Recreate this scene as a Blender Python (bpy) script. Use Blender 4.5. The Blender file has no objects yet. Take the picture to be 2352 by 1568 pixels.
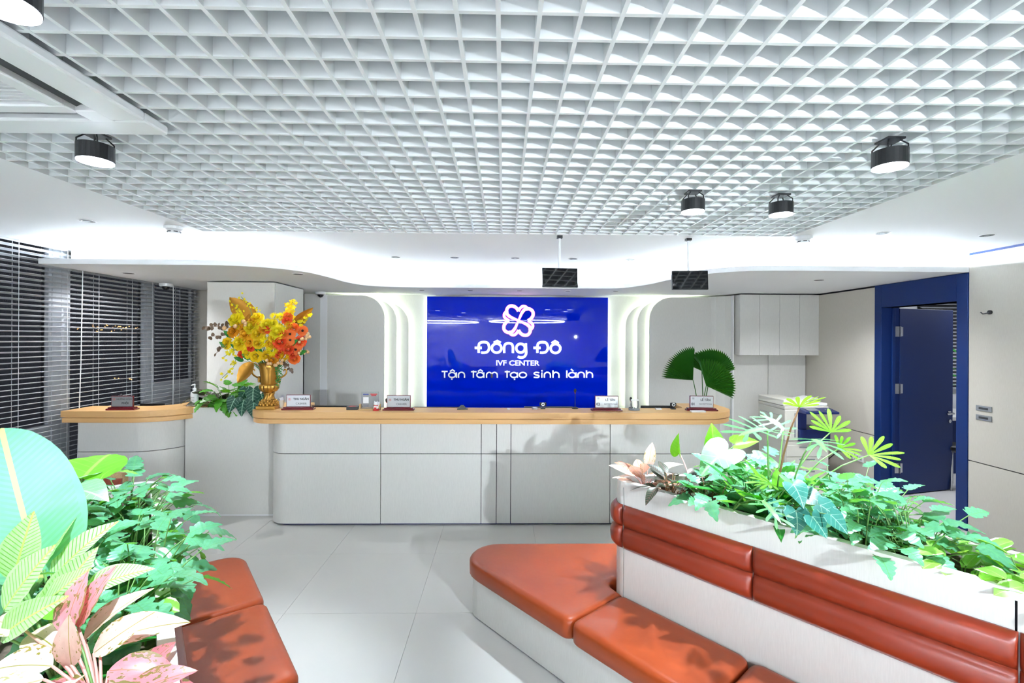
import bpy, math, random
from mathutils import Vector, Matrix
random.seed(7)
R = math.radians
C = bpy.context.scene.collection
SC = bpy.context.scene

# ------------------------------------------------------------------ camera, world, exposure
F, H, ROLL, YAW = 1086.0, 1.675, 0.005, math.atan(20 / 1086.0)
cam = bpy.data.cameras.new('camera'); camo = bpy.data.objects.new('camera', cam); C.objects.link(camo)
cam.sensor_width = 36; cam.lens = F / 2352 * 36; cam.shift_y = -5 / 2352; cam.clip_start = 0.02
camo.matrix_world = Matrix.Translation((0, 0, H)) @ Matrix.Rotation(-YAW, 4, 'Z') @ Matrix.Rotation(R(90), 4, 'X') @ Matrix.Rotation(ROLL, 4, 'Z')
SC.camera = camo
w = bpy.data.worlds.new('night'); SC.world = w; w.use_nodes = True
w.node_tree.nodes['Background'].inputs[0].default_value = (0.010, 0.011, 0.014, 1)
w.node_tree.nodes['Background'].inputs[1].default_value = 1.0
SC.view_settings.view_transform = 'Standard'; SC.view_settings.look = 'None'
SC.view_settings.gamma = 1; SC.view_settings.use_curve_mapping = False
SC.view_settings.exposure = 0.98
SC.cycles.use_denoising = True; SC.cycles.max_bounces = 6; SC.cycles.diffuse_bounces = 4; SC.cycles.glossy_bounces = 2; SC.cycles.transmission_bounces = 5; SC.cycles.use_adaptive_sampling = True; SC.cycles.adaptive_threshold = 0.2
SC.cycles.sample_clamp_indirect = 6.0; SC.cycles.caustics_reflective = False; SC.cycles.caustics_refractive = False
SPOT_W, STROBE_W, COVE_E, RING_E, LAYER_E, PANEL_W = 110.0, 330.0, 225.0, 55.0, 6.0, 18.0

def light(name, kind, loc, energy, color=(1, 1, 1), parent=None, rot=None, **kw):
    l = bpy.data.lights.new(name, kind); l.energy = energy; l.color = color
    for k, v in kw.items(): setattr(l, k, v)
    o = bpy.data.objects.new(name, l); C.objects.link(o); o.location = loc
    if rot: o.rotation_euler = rot
    if parent: o.parent = parent
    return o

# pixel of the 2352 x 1568 photograph -> a point in the room on a plane of known depth / height / side
def ray(px, py):
    u, v = px - 1176, 779 - py
    c, s = math.cos(ROLL), math.sin(ROLL)
    u, v = u * c - v * s, v * c + u * s
    x, y, z = u / F, 1.0, v / F
    c, s = math.cos(YAW), math.sin(YAW)
    return Vector((x * c + y * s, -x * s + y * c, z))
def at(px, py, Y):
    d = ray(px, py); return d * (Y / d.y) + Vector((0, 0, H))
def atz(px, py, z):
    d = ray(px, py); return d * ((z - H) / d.z) + Vector((0, 0, H))
def atx(px, py, X):
    d = ray(px, py); return d * (X / d.x) + Vector((0, 0, H))

# ------------------------------------------------------------------ materials
def lin(c):
    return tuple(((v / 255) / 12.92 if v / 255 <= 0.04045 else ((v / 255 + 0.055) / 1.055) ** 2.4) for v in c) + (1,)
M = {}
def mat(name, rgb, rough=0.5, metal=0.0, noise=None, bump=None, coat=0.0, emit=None, spec=0.5, trans=0.0):
    """noise=(scale_xyz, amount, rgb2): mottles the colour; bump=(scale_xyz, strength)."""
    m = bpy.data.materials.new(name); m.use_nodes = True; nt = m.node_tree; b = nt.nodes['Principled BSDF']
    b.inputs['Base Color'].default_value = lin(rgb); b.inputs['Roughness'].default_value = rough
    b.inputs['Metallic'].default_value = metal; b.inputs['Coat Weight'].default_value = coat
    b.inputs['Coat Roughness'].default_value = 0.04; b.inputs['Specular IOR Level'].default_value = spec
    b.inputs['Transmission Weight'].default_value = trans
    if emit:
        b.inputs['Emission Color'].default_value = lin(emit[0]); b.inputs['Emission Strength'].default_value = emit[1]
    if noise or bump:
        tc = nt.nodes.new('ShaderNodeTexCoord')
    def tex(scale, detail=4):
        mp = nt.nodes.new('ShaderNodeMapping'); mp.inputs['Scale'].default_value = scale
        nt.links.new(tc.outputs['Object'], mp.inputs['Vector'])
        n = nt.nodes.new('ShaderNodeTexNoise'); n.inputs['Scale'].default_value = 1; n.inputs['Detail'].default_value = detail
        nt.links.new(mp.outputs[0], n.inputs['Vector']); return n
    if noise:
        n = tex(noise[0]); r = nt.nodes.new('ShaderNodeValToRGB')
        r.color_ramp.elements[0].position = 0.5 - 0.5 * noise[1]; r.color_ramp.elements[1].position = 0.5 + 0.5 * noise[1]
        r.color_ramp.elements[0].color = lin(rgb); r.color_ramp.elements[1].color = lin(noise[2])
        nt.links.new(n.outputs['Fac'], r.inputs[0]); nt.links.new(r.outputs[0], b.inputs['Base Color'])
    if bump:
        n = tex(bump[0], bump[2] if len(bump) > 2 else 3); bp = nt.nodes.new('ShaderNodeBump'); bp.inputs['Strength'].default_value = bump[1]; bp.inputs['Distance'].default_value = 0.002
        nt.links.new(n.outputs['Fac'], bp.inputs['Height']); nt.links.new(bp.outputs[0], b.inputs['Normal'])
    M[name] = m; return m
mat('white_paint', (240, 241, 242), 0.6)
mat('ceiling_paint', (240, 241, 242), 0.7)
mat('grid_paint', (232, 236, 238), 0.5)
mat('plenum', (190, 194, 198), 0.9)
mat('laminate', (222, 221, 216), 0.42, noise=((240, 240, 22), 0.5, (214, 213, 208)), bump=((500, 500, 60), 0.05))
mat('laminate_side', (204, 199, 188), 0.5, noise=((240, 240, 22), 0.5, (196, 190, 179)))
mat('floor', (222, 220, 215), 0.36, noise=((1.7, 1.7, 1.7), 0.7, (213, 212, 209)), bump=((30, 30, 30), 0.03))
mat('joint', (182, 181, 178), 0.8)
mat('seam', (24, 26, 36), 0.7)
mat('wood', (216, 166, 104), 0.4, noise=((3, 60, 60), 0.8, (226, 182, 124)), bump=((8, 200, 200), 0.05))
mat('plywood', (202, 174, 128), 0.7, noise=((160, 160, 160), 0.6, (170, 140, 95)))
mat('leather', (166, 70, 24), 0.38, noise=((5, 5, 5), 0.8, (146, 56, 20)), bump=((11, 11, 11), 0.55, 10), coat=0.06, spec=.4)
mat('leather_back', (140, 50, 26), 0.32, noise=((6, 6, 6), 0.8, (132, 44, 24)), bump=((14, 14, 14), 0.45, 10), coat=0.2)
mat('blue_glass', (0, 30, 192), 0.015, spec=0.28)
mat('door_blue', (8, 40, 98), 0.45, spec=.35)
mat('downlight_dark', (38, 39, 42), 0.5)
mat('kick_blue', (10, 20, 90), 0.4)
mat('black', (16, 17, 20), 0.4)
mat('slot_shade', (4, 4, 5), 0.9)
mat('screen', (10, 11, 14), 0.06, coat=0.6)
mat('dark_grey', (58, 60, 64), 0.5)
mat('grey', (134, 138, 142), 0.45)
mat('steel', (200, 202, 206), 0.22, metal=1.0)
mat('letter_metal', (214, 218, 224), 0.28, metal=0.85)
mat('gold', (190, 144, 66), 0.3, metal=0.9, bump=((60, 60, 60), 0.15))
mat('gold_leaf', (186, 132, 48), 0.34, metal=0.75)
mat('maroon', (104, 16, 30), 0.25, coat=0.4)
mat('plate', (196, 198, 202), 0.32, metal=0.5)
mat('ink', (46, 46, 52), 0.6)
mat('ink_grey', (120, 120, 126), 0.6)
mat('ink_red', (196, 40, 40), 0.6)
mat('ink_blue', (40, 60, 140), 0.6)
mat('white_plastic', (236, 238, 240), 0.3)
mat('cream_plastic', (214, 212, 202), 0.4)
mat('navy', (20, 36, 92), 0.35)
mat('soil', (48, 38, 30), 0.95, noise=((60, 60, 60), 0.7, (96, 84, 70)), bump=((90, 90, 90), 0.8))
mat('blind', (214, 216, 220), 0.42)
mat('frame_white', (206, 210, 216), 0.5)
mat('acrylic', (225, 228, 230), 0.08, trans=0.75)
mat('led_white', (255, 255, 255), 0.5, emit=((226, 242, 255), COVE_E))
mat('led_green', (255, 255, 255), 0.5, emit=((238, 255, 226), LAYER_E))
mat('lens', (255, 255, 255), 0.4, emit=((222, 234, 255), 22.0))
mat('ring_led', (255, 255, 255), 0.4, emit=((222, 236, 255), RING_E))
mat('logo_face', (255, 240, 250), 0.4, emit=((255, 214, 240), 1.2))
mat('logo_edge', (240, 60, 170), 0.4, emit=((255, 40, 170), .5))
mat('halo', (255, 255, 255), 0.4, emit=((150, 170, 255), .7))
mat('letter_lit', (250, 250, 255), 0.3, emit=((235, 240, 255), 0.3))
mat('city_warm', (255, 200, 120), 0.5, emit=((255, 190, 110), 2.5))
mat('stem', (96, 138, 70), 0.5)
mat('stem_brown', (120, 84, 52), 0.6)
mat('stem_pink', (206, 150, 140), 0.5)
g = mat('glass', (255, 255, 255), 0.02, trans=1.0); g.node_tree.nodes['Principled BSDF'].inputs['IOR'].default_value = 1.12

def leafmat(name, rgb, back, vein=None, nvein=0, vw=0.05, edge=None, speckle=None, rough=0.35, tl=0.35, midw=0.05, stripe=None):
    """leaf with translucency; the veins, the edge band and the speckles are the leaf's own colouring, laid out by UV."""
    m = bpy.data.materials.new(name); m.use_nodes = True; nt = m.node_tree; N = nt.nodes; L = nt.links
    b = N['Principled BSDF']; b.inputs['Roughness'].default_value = rough
    uv = N.new('ShaderNodeUVMap'); sep = N.new('ShaderNodeSeparateXYZ'); L.new(uv.outputs[0], sep.inputs[0])
    def math_(op, a, bb=None):
        n = N.new('ShaderNodeMath'); n.operation = op
        for i, q in enumerate((a, bb)):
            if q is None: continue
            if isinstance(q, (int, float)): n.inputs[i].default_value = q
            else: L.new(q, n.inputs[i])
        return n.outputs[0]
    au = math_('ABSOLUTE', math_('MULTIPLY', math_('SUBTRACT', sep.outputs[0], 0.5), 2.0))
    v = sep.outputs[1]
    def mix(fac, c1, c2):
        n = N.new('ShaderNodeMix'); n.data_type = 'RGBA'
        L.new(fac, n.inputs[0])
        for i, q in ((6, c1), (7, c2)):
            if isinstance(q, tuple): n.inputs[i].default_value = q
            else: L.new(q, n.inputs[i])
        return n.outputs[2]
    tc = N.new('ShaderNodeTexCoord'); nz = N.new('ShaderNodeTexNoise'); nz.inputs['Scale'].default_value = 7; nz.inputs['Detail'].default_value = 5
    L.new(uv.outputs[0], nz.inputs['Vector'])
    oi = N.new('ShaderNodeObjectInfo')
    f = math_('MULTIPLY', math_('ADD', nz.outputs['Fac'], math_('MULTIPLY', oi.outputs['Random'], 0.9)), 0.6)
    col = mix(f, lin(tuple(int(x * .80) for x in rgb)), lin(tuple(min(255, int(x * 1.22 + 12)) for x in rgb)))
    if stripe:
        st = math_('GREATER_THAN', math_('FRACT', math_('MULTIPLY', math_('SUBTRACT', v, math_('MULTIPLY', au, 0.22)), stripe[1])), stripe[2])
        st = math_('MULTIPLY', st, math_('LESS_THAN', au, 0.86))
        col = mix(st, col, lin(stripe[0]))
    if speckle:
        n2 = N.new('ShaderNodeTexNoise'); n2.inputs['Scale'].default_value = speckle[1]; n2.inputs['Detail'].default_value = 6
        L.new(uv.outputs[0], n2.inputs['Vector'])
        lim = math_('SUBTRACT', speckle[2], math_('MULTIPLY', math_('POWER', au, 3.0), 0.24))
        col = mix(math_('GREATER_THAN', n2.outputs['Fac'], lim), col, lin(speckle[0]))
    if edge:
        col = mix(math_('GREATER_THAN', math_('ADD', au, math_('MULTIPLY', nz.outputs['Fac'], 0.5)), edge[1]), col, lin(edge[0]))
    if vein:
        mid = math_('LESS_THAN', au, midw)
        if nvein:
            lat = math_('LESS_THAN', math_('FRACT', math_('MULTIPLY', math_('SUBTRACT', v, math_('MULTIPLY', au, 0.3)), float(nvein))), vw)
            mid = math_('MAXIMUM', mid, lat)
        col = mix(mid, col, lin(vein))
    L.new(col, b.inputs['Base Color'])
    t = N.new('ShaderNodeBsdfTranslucent'); t.inputs[0].default_value = lin(back)
    ms = N.new('ShaderNodeMixShader'); ms.inputs[0].default_value = tl
    out = N['Material Output']; L.new(b.outputs[0], ms.inputs[1]); L.new(t.outputs[0], ms.inputs[2]); L.new(ms.outputs[0], out.inputs[0])
    M[name] = m
leafmat('leaf_xanadu', (84, 150, 114), (120, 190, 50), vein=(96, 164, 112), nvein=7, vw=.1, midw=0.05, rough=.24)
leafmat('leaf_selloum', (90, 158, 100), (130, 200, 40), vein=(130, 190, 110), midw=0.06, tl=0.35, rough=.28)
leafmat('leaf_lime', (100, 172, 40), (118, 196, 16), vein=(160, 205, 90), nvein=6, vw=0.06, tl=0.5)
leafmat('leaf_heart', (124, 184, 134), (160, 220, 80), vein=(180, 225, 170), nvein=6, vw=0.07)
leafmat('leaf_banana', (100, 172, 138), (110, 190, 50), stripe=((116, 184, 150), 26.0, .5), vein=(214, 214, 140), midw=0.045, tl=0.22, rough=.3)
leafmat('leaf_deep', (30, 110, 40), (60, 160, 20), vein=(90, 170, 80), tl=0.3)
leafmat('leaf_calathea', (170, 208, 150), (180, 225, 70), stripe=((112, 176, 90), 17.0, 0.74), vein=(200, 220, 110), midw=0.05, tl=0.4)
leafmat('leaf_pink', (226, 184, 170), (236, 160, 130), speckle=((120, 134, 50), 11.0, 0.68), vein=(150, 150, 70), nvein=0, midw=0.03, tl=0.35)
leafmat('leaf_rose', (214, 122, 130), (226, 116, 116), speckle=((110, 120, 60), 9.0, 0.6), vein=(170, 120, 90), midw=0.03, tl=0.35)
leafmat('leaf_purple', (34, 52, 36), (60, 70, 30), stripe=((150, 110, 110), 9.0, 0.86), vein=(120, 70, 70), midw=0.03, tl=0.15)
leafmat('leaf_anthurium', (20, 62, 48), (30, 90, 40), vein=(150, 190, 160), nvein=5, vw=0.08, midw=0.05, tl=0.15)
leafmat('leaf_velvet', (38, 104, 92), (40, 110, 60), vein=(140, 190, 160), nvein=4, vw=0.06, midw=0.04, tl=0.15)
leafmat('leaf_variegated', (120, 186, 76), (190, 230, 80), edge=((226, 236, 206), 1.02), vein=(190, 214, 130), midw=0.03, tl=0.4)
leafmat('leaf_fatsia', (66, 136, 40), (120, 190, 30), vein=(120, 170, 80), midw=0.04, tl=0.3)
leafmat('leaf_palm', (34, 92, 26), (80, 150, 16), tl=0.2, rough=0.45)
leafmat('leaf_brown', (92, 72, 52), (110, 80, 50), tl=0.15)
leafmat('petal_yellow', (252, 190, 12), (255, 190, 10), tl=0.35, rough=0.6)
leafmat('petal_lemon', (250, 214, 20), (255, 215, 20), tl=0.35, rough=0.6)
leafmat('petal_amber', (250, 160, 22), (255, 150, 10), tl=0.35, rough=0.6)
leafmat('petal_orange', (246, 104, 32), (255, 100, 20), tl=0.35, rough=0.6)
leafmat('petal_red', (238, 72, 30), (255, 70, 20), tl=0.35, rough=0.6)
mat('flower_eye', (40, 14, 10), 0.8)
mat('pearl', (222, 180, 130), 0.4, metal=0.3)

# ------------------------------------------------------------------ mesh builder
class MB:
    def __init__(s): s.v, s.f, s.uv, s.mi = [], [], None, []
    def add(s, vs, fs, k=0):
        n = len(s.v); s.v += [tuple(p) for p in vs]; s.f += [tuple(i + n for i in f) for f in fs]; s.mi += [k] * len(fs); return s
    def box(s, x0, x1, y0, y1, z0, z1, k=0):
        return s.add([(x0,y0,z0),(x1,y0,z0),(x1,y1,z0),(x0,y1,z0),(x0,y0,z1),(x1,y0,z1),(x1,y1,z1),(x0,y1,z1)],
                     [(0,3,2,1),(4,5,6,7),(0,1,5,4),(1,2,6,5),(2,3,7,6),(3,0,4,7)], k)
    def obox(s, c, ax, ay, az, k=0):   # oriented box: centre and half axes
        c, ax, ay, az = map(Vector, (c, ax, ay, az))
        vs = [c + ax * a + ay * b + az * d for d in (-1, 1) for a, b in ((-1,-1),(1,-1),(1,1),(-1,1))]
        return s.add(vs, [(0,3,2,1),(4,5,6,7),(0,1,5,4),(1,2,6,5),(2,3,7,6),(3,0,4,7)], k)
    def prism(s, pts, z0, z1, k=0):    # pts counter-clockwise
        n = len(pts); vs = [(p[0], p[1], z0) for p in pts] + [(p[0], p[1], z1) for p in pts]
        fs = [tuple(reversed(range(n))), tuple(range(n, 2 * n))] + [(i, (i+1) % n, n + (i+1) % n, n + i) for i in range(n)]
        return s.add(vs, fs, k)
    def loft(s, rings, closed=True, cap0=True, cap1=True, k=0):
        n = len(rings[0]); vs = [p for r in rings for p in r]; fs = []
        for j in range(len(rings) - 1):
            for i in range(n if closed else n - 1):
                a = j * n + i; b = j * n + (i + 1) % n
                fs.append((a, b, b + n, a + n))
        if cap0: fs.append(tuple(reversed(range(n))))
        if cap1: fs.append(tuple(range((len(rings)-1)*n, len(rings)*n)))
        return s.add(vs, fs, k)
    def lathe(s, prof, c=(0,0,0), n=20, k=0):   # prof [(r, z)], bottom to top
        rings = [[(c[0] + r * math.cos(2*math.pi*i/n), c[1] + r * math.sin(2*math.pi*i/n), c[2] + z) for i in range(n)] for r, z in prof]
        return s.loft(rings, k=k)
    def tube(s, path, r, n=8, k=0):
        path = [Vector(p) for p in path]; rs = r if isinstance(r, (list, tuple)) else [r] * len(path)
        rings = []; up = None
        for i, p in enumerate(path):
            t = (path[min(i+1, len(path)-1)] - path[max(i-1, 0)]).normalized()
            if up is None or abs(t.dot(up)) > 0.98: up = Vector((0,0,1)) if abs(t.z) < 0.9 else Vector((1,0,0))
            a = t.cross(up).normalized(); b = a.cross(t); up = b
            rings.append([p + (a * math.cos(2*math.pi*j/n) - b * math.sin(2*math.pi*j/n)) * -rs[i] for j in range(n)])
        return s.loft(rings, k=k)
    def ball(s, c, r, n=10, m=6, sz=1.0, k=0):
        prof = [(max(1e-4, r * math.sin(math.pi * j / m)), -r * sz * math.cos(math.pi * j / m)) for j in range(m + 1)]
        return s.lathe(prof, c, n, k)
    def mesh(s, name, mats, smooth=False, org=(0,0,0)):
        me = bpy.data.meshes.new(name)
        me.from_pydata([(x-org[0], y-org[1], z-org[2]) for x, y, z in s.v], [], s.f)
        for m_ in (mats if isinstance(mats, (list, tuple)) else [mats]): me.materials.append(M[m_] if isinstance(m_, str) else m_)
        if any(s.mi): me.polygons.foreach_set('material_index', s.mi)
        if s.uv:
            ul = me.uv_layers.new(name='UVMap')
            for lp in me.loops: ul.data[lp.index].uv = s.uv[lp.vertex_index]
        if smooth: me.polygons.foreach_set('use_smooth', [True] * len(me.polygons))
        me.update(); return me
    def build(s, name, mats, parent=None, smooth=False, bevel=0.0, org=None, seg=2):
        """one mesh object; vertices are given in the room's space (or, under an unmoved Empty, from its origin)."""
        if org is None: org = wloc(parent)
        o = bpy.data.objects.new(name, s.mesh(name, mats, smooth, org)); C.objects.link(o)
        if parent: o.parent = parent
        else: o.location = org
        if bevel:
            b = o.modifiers.new('bevel', 'BEVEL'); b.width = bevel; b.segments = seg; b.limit_method = 'ANGLE'; b.angle_limit = R(40)
        return o
def wloc(o):                                # where an unturned parent stands; (0,0,0) for things modelled round their own origin
    p = Vector((0, 0, 0))
    while o is not None:
        if o.get('_local'): return (0, 0, 0)
        p += o.location; o = o.parent
    return tuple(p)
def tag(o, label=None, cat=None, group=None, kind=None):
    for k, v in (('label', label), ('category', cat), ('group', group), ('kind', kind)):
        if v: o[k] = v
    return o
def thing(name, label, cat, loc=(0,0,0), rz=0.0, group=None):
    o = bpy.data.objects.new(name, None); C.objects.link(o); o.location = loc; o.rotation_euler = (0,0,rz); o.empty_display_size = 0.05
    o.matrix_world = Matrix.Translation(loc) @ Matrix.Rotation(rz, 4, 'Z')
    return tag(o, label, cat, group)
def local(o): o['_local'] = 1; return o       # parts of this thing are modelled round its own origin
def struct(name, mb, mats, parent=None, smooth=False, bevel=0.0, kids=None):
    o = mb.build(name, mats, parent, smooth, bevel)
    if not parent: o['kind'] = 'structure'
    return o
def room_empty(name):
    o = bpy.data.objects.new(name, None); C.objects.link(o); o['kind'] = 'structure'; return o
def copy_tree(o, parent=None):
    c = o.copy(); C.objects.link(c)
    if parent: c.parent = parent
    for ch in list(o.children): copy_tree(ch, c)
    return c
def text(body, size, mtx, m, name='lettering', parent=None, ext=0.0008, bold=0.0, align='CENTER', sx=1.0):
    cu = bpy.data.curves.new(name, 'FONT'); cu.body = body; cu.size = size; cu.extrude = ext; cu.offset = bold; cu.align_x = align; cu.align_y = 'CENTER'; cu.resolution_u = 3
    t = bpy.data.objects.new(name, cu); C.objects.link(t)
    dg = bpy.context.evaluated_depsgraph_get(); me = bpy.data.meshes.new_from_object(t.evaluated_get(dg)); me.name = name
    bpy.data.objects.remove(t); me.materials.clear(); me.materials.append(M[m])
    o = bpy.data.objects.new(name, me); C.objects.link(o)
    if parent: o.parent = parent
    o.matrix_local = mtx @ Matrix.Diagonal((sx, 1, 1, 1)); return o
UP = Matrix.Rotation(R(90), 4, 'X')         # text lying in XY -> standing, facing -Y

def arc(cx, cy, r, a0, a1, n=10):
    return [(cx + r * math.cos(R(a0 + (a1-a0)*i/n)), cy + r * math.sin(R(a0 + (a1-a0)*i/n))) for i in range(n+1)]
def rounded(pts, rad, n=8):
    """polygon with rounded corners; rad one value or one per corner."""
    out = []; N = len(pts)
    for i, p in enumerate(pts):
        r = rad[i] if isinstance(rad, (list, tuple)) else rad
        p = Vector(p); a = (Vector(pts[i-1]) - p).normalized(); b = (Vector(pts[(i+1) % N]) - p).normalized()
        if r <= 0: out.append(tuple(p)); continue
        th = a.angle(b); t = r / math.tan(th / 2); c = p + (a + b).normalized() * (r / math.sin(th / 2))
        s, e = p + a * t - c, p + b * t - c
        ang = math.atan2(s.x * e.y - s.y * e.x, s.dot(e))
        for j in range(n + 1):
            q = ang * j / n; out.append((c.x + s.x * math.cos(q) - s.y * math.sin(q), c.y + s.x * math.sin(q) + s.y * math.cos(q)))
    return out
def offset(pts, d, closed=True):            # counter-clockwise polygon: d > 0 shrinks; open path: moves to the left
    out = []; N = len(pts)
    for i in range(N):
        if closed: a, b, c = pts[i-1], pts[i], pts[(i+1) % N]
        else: a, b, c = pts[max(i-1,0)], pts[i], pts[min(i+1,N-1)]
        d1 = Vector((b[0]-a[0], b[1]-a[1])); d2 = Vector((c[0]-b[0], c[1]-b[1]))
        if d1.length < 1e-9: d1 = d2
        if d2.length < 1e-9: d2 = d1
        d1.normalize(); d2.normalize(); n1 = Vector((-d1.y, d1.x)); n2 = Vector((-d2.y, d2.x)); m = (n1 + n2)
        m = m.normalized() if m.length > 1e-6 else n1
        k = max(0.4, m.dot(n1)); out.append((b[0] + m.x * d / k, b[1] + m.y * d / k))
    return out
def wall_strip(mb, path, z0, z1, th, k=0):   # a panel that follows an open plan path; th to the left of it
    inn = offset(path, th, False)
    rings = [[(a[0],a[1],z0),(b[0],b[1],z0),(b[0],b[1],z1),(a[0],a[1],z1)] for a, b in zip(path, inn)]
    return mb.loft(rings, k=k)

# ================================================================== THE ROOM
XL, XR, ZC, ZS = -4.0, 4.12, 2.455, 2.288
YB = 6.62                                   # wall behind the glowing niche
# floor: 0.8 m slabs on a dark bed
fl = struct('floor', MB().box(-4.3, 8.2, -7.8, 7.0, -0.06, -0.003), 'joint')
tile_me = MB().box(-0.3991, 0.3991, -0.3991, 0.3991, -0.003, 0.0).mesh('tile', 'floor')
for i in range(-5, 10):
    for j in range(-9, 9):
        x, y = -0.125 + 0.8 * i, 0.1 + 0.8 * j
        if x > 7.8 or (x > 4.4 and y < 2.0): continue
        t = bpy.data.objects.new('tile', tile_me); C.objects.link(t); t.location = (x, y, 0); t.parent = fl
# flat ceiling with the big opening, plenum, and the open-cell grid
GX0, GX1, GY0, GY1 = -2.20, 2.14, -2.6, 3.5
cl = MB()
for b in ((XL+.105, GX0, -7.7, 6.9), (GX1, XR+.1, -7.7, 6.9), (GX0, GX1, GY1, 6.9), (GX0, GX1, -7.7, GY0)):
    cl.box(b[0], b[1], b[2], b[3], ZC, ZC + 0.03)
for b in ((GX0-.021, GX0-.001, GY0, GY1), (GX1+.001, GX1+.021, GY0, GY1), (GX0, GX1, GY1+.001, GY1+.021)):
    cl.box(b[0], b[1], b[2], b[3], ZC + .0305, ZC + 0.14)
struct('ceiling', cl, 'ceiling_paint')
struct('ceiling_slab', MB().box(XL-.3, 8.2, -7.8, 7.0, 2.86, 2.92), 'plenum')
grid = room_empty('ceiling_grid')
GZ0, GZ1, GT = ZC, ZC + 0.066, 0.0058
lb = MB().box(-GT, GT, GY0, GY1, GZ0, GZ1).mesh('bar', 'grid_paint')
cb = MB().box(GX0, GX1, -GT, GT, GZ0 + 0.001, GZ1 - 0.001).mesh('bar', 'grid_paint')
x = -0.016 - 2.1
while x < GX1 - 0.01:
    o = bpy.data.objects.new('bar', lb); C.objects.link(o); o.location = (x, 0, 0); o.parent = grid; x += 0.1
y = 1.233 - 3.8
while y < GY1 - 0.01:
    o = bpy.data.objects.new('bar', cb); C.objects.link(o); o.location = (0, y, 0); o.parent = grid; y += 0.1

# dropped ceiling over the counter with its S-shaped bay and the cove behind the lip
def catmull(pts, n=8):
    out = []
    for i in range(len(pts) - 1):
        p0, p1, p2, p3 = (Vector(pts[max(0, min(len(pts)-1, i + k))]) for k in (-1, 0, 1, 2))
        for j in range(n):
            t = j / n
            out.append(tuple(0.5 * ((2*p1) + (-p0+p2)*t + (2*p0-5*p1+4*p2-p3)*t*t + (-p0+3*p1-3*p2+p3)*t*t*t)))
    out.append(tuple(pts[-1])); return out
lip = catmull([(-3.895, 4.03), (-3.1, 4.03), (-2.45, 4.04), (-2.1, 4.13), (-1.85, 4.38), (-1.76, 4.75), (-1.71, 5.2), (-1.55, 5.52), (-1.2, 5.64), (-0.6, 5.66), (0.2, 5.66), (1.0, 5.65), (1.38, 5.58), (1.6, 5.2), (1.69, 4.78), (1.85, 4.38), (2.12, 4.15), (2.5, 4.1), (3.3, 4.1), (XR, 4.1)], 6)
soff = [(p[0], p[1]) for p in lip] + [(XR, 6.9), (XL + .105, 6.9), (XL + .105, 4.03)]
struct('soffit', MB().prism(soff, ZS, ZS + 0.045), 'ceiling_paint')
cb_path = offset(lip, 0.30, False)
mb = MB(); wall_strip(mb, [p for p in cb_path if p[0] > XL and p[0] < XR], ZS + .045, ZC, 0.02); struct('trim_1', mb, 'white_paint')
led = MB(); lp = offset(lip, 0.10, False); wall_strip(led, [p for p in lp if XL + .15 < p[0] < XR - .02], ZS + .047, ZS + .055, 0.02)
tag(led.build('cove_light_strip', 'led_white'), 'glowing LED strip hidden in the ceiling cove', 'light')

# left wall: aluminium window bays on a low wall, night outside
wl = MB()
wl.box(XL-.2, XL, -7.7, 3.0, 0, 2.6); wl.box(XL-.2, XL, 6.23, 7, 0, 2.6)
struct('wall_left', wl, 'white_paint')
wins = [('window_1', 3.0, 4.29, 0.90, 0.15, 0.70), ('window_2', 4.44, 5.40, 0.36, None, None), ('window_3', 5.50, 6.20, 1.16, None, None)]
for nm, y0, y1, zs, l0, l1 in wins:
    wf = room_empty(nm)
    fr = MB(); a, b = XL - .09, XL - .03
    fr.box(a, b, y0, y1, zs - .2 if l0 else zs - .12, zs)
    fr.box(a, b, y0, y1, 2.5, 2.6)
    for q in (y0, y1 - .03): fr.box(a - .005, b + .005, q, q + .03, zs, 2.5)
    if l0:
        fr.box(a, b, y0, y1, 0, l0); fr.box(a, b, y1 - .14, y1, l0, l1); fr.box(a, b, y0, 3.3, l0, l1)
        fr.box(a + .02, b + .012, y1 - .16, y1 - .145, l0, l1)
        MB().box(a + .02, a + .028, 3.3, y1 - .14, l0, l1).build('pane', 'glass', wf)
    else: fr.box(a, b, y0, y1, 0, zs - .12)
    fr.build('window_frame', 'frame_white', wf, bevel=0.004)
    MB().box(a + .02, a + .028, y0 + .03, y1 - .03, zs, 2.5).build('pane', 'glass', wf)
    MB().box(XL - .03, XL - .005, y0, y1, zs - .03, zs).build('window_sill', 'frame_white', wf)
for i, (a, b) in enumerate(((4.29, 4.44), (5.40, 5.50))):
    struct('trim_%d' % (i + 2), MB().box(XL - .12, XL - .02, a, b, 0, 2.6), 'frame_white', bevel=.004)
# night city far outside
ct = MB()
rr = random.Random(3)
for i in range(46):
    p = atx(rr.uniform(176, 335), 752 + rr.gauss(0, 3) + 3 * math.sin(i), -55); q = 0.034 * rr.uniform(.5, 1.3); ct.box(p.x - q, p.x + q, p.y - q, p.y + q, p.z - q, p.z + q)
for i in range(9):
    p = atx(rr.choice((rr.uniform(258, 282), rr.uniform(290, 304))), 869 + rr.gauss(0, 1.2), -40); q = 0.03; ct.box(p.x - q, p.x + q, p.y - q, p.y + q, p.z - q, p.z + q)
tag(ct.build('city_lights', 'city_warm'), 'tiny warm city lights far off in the night outside', 'lights', kind='stuff')

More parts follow.
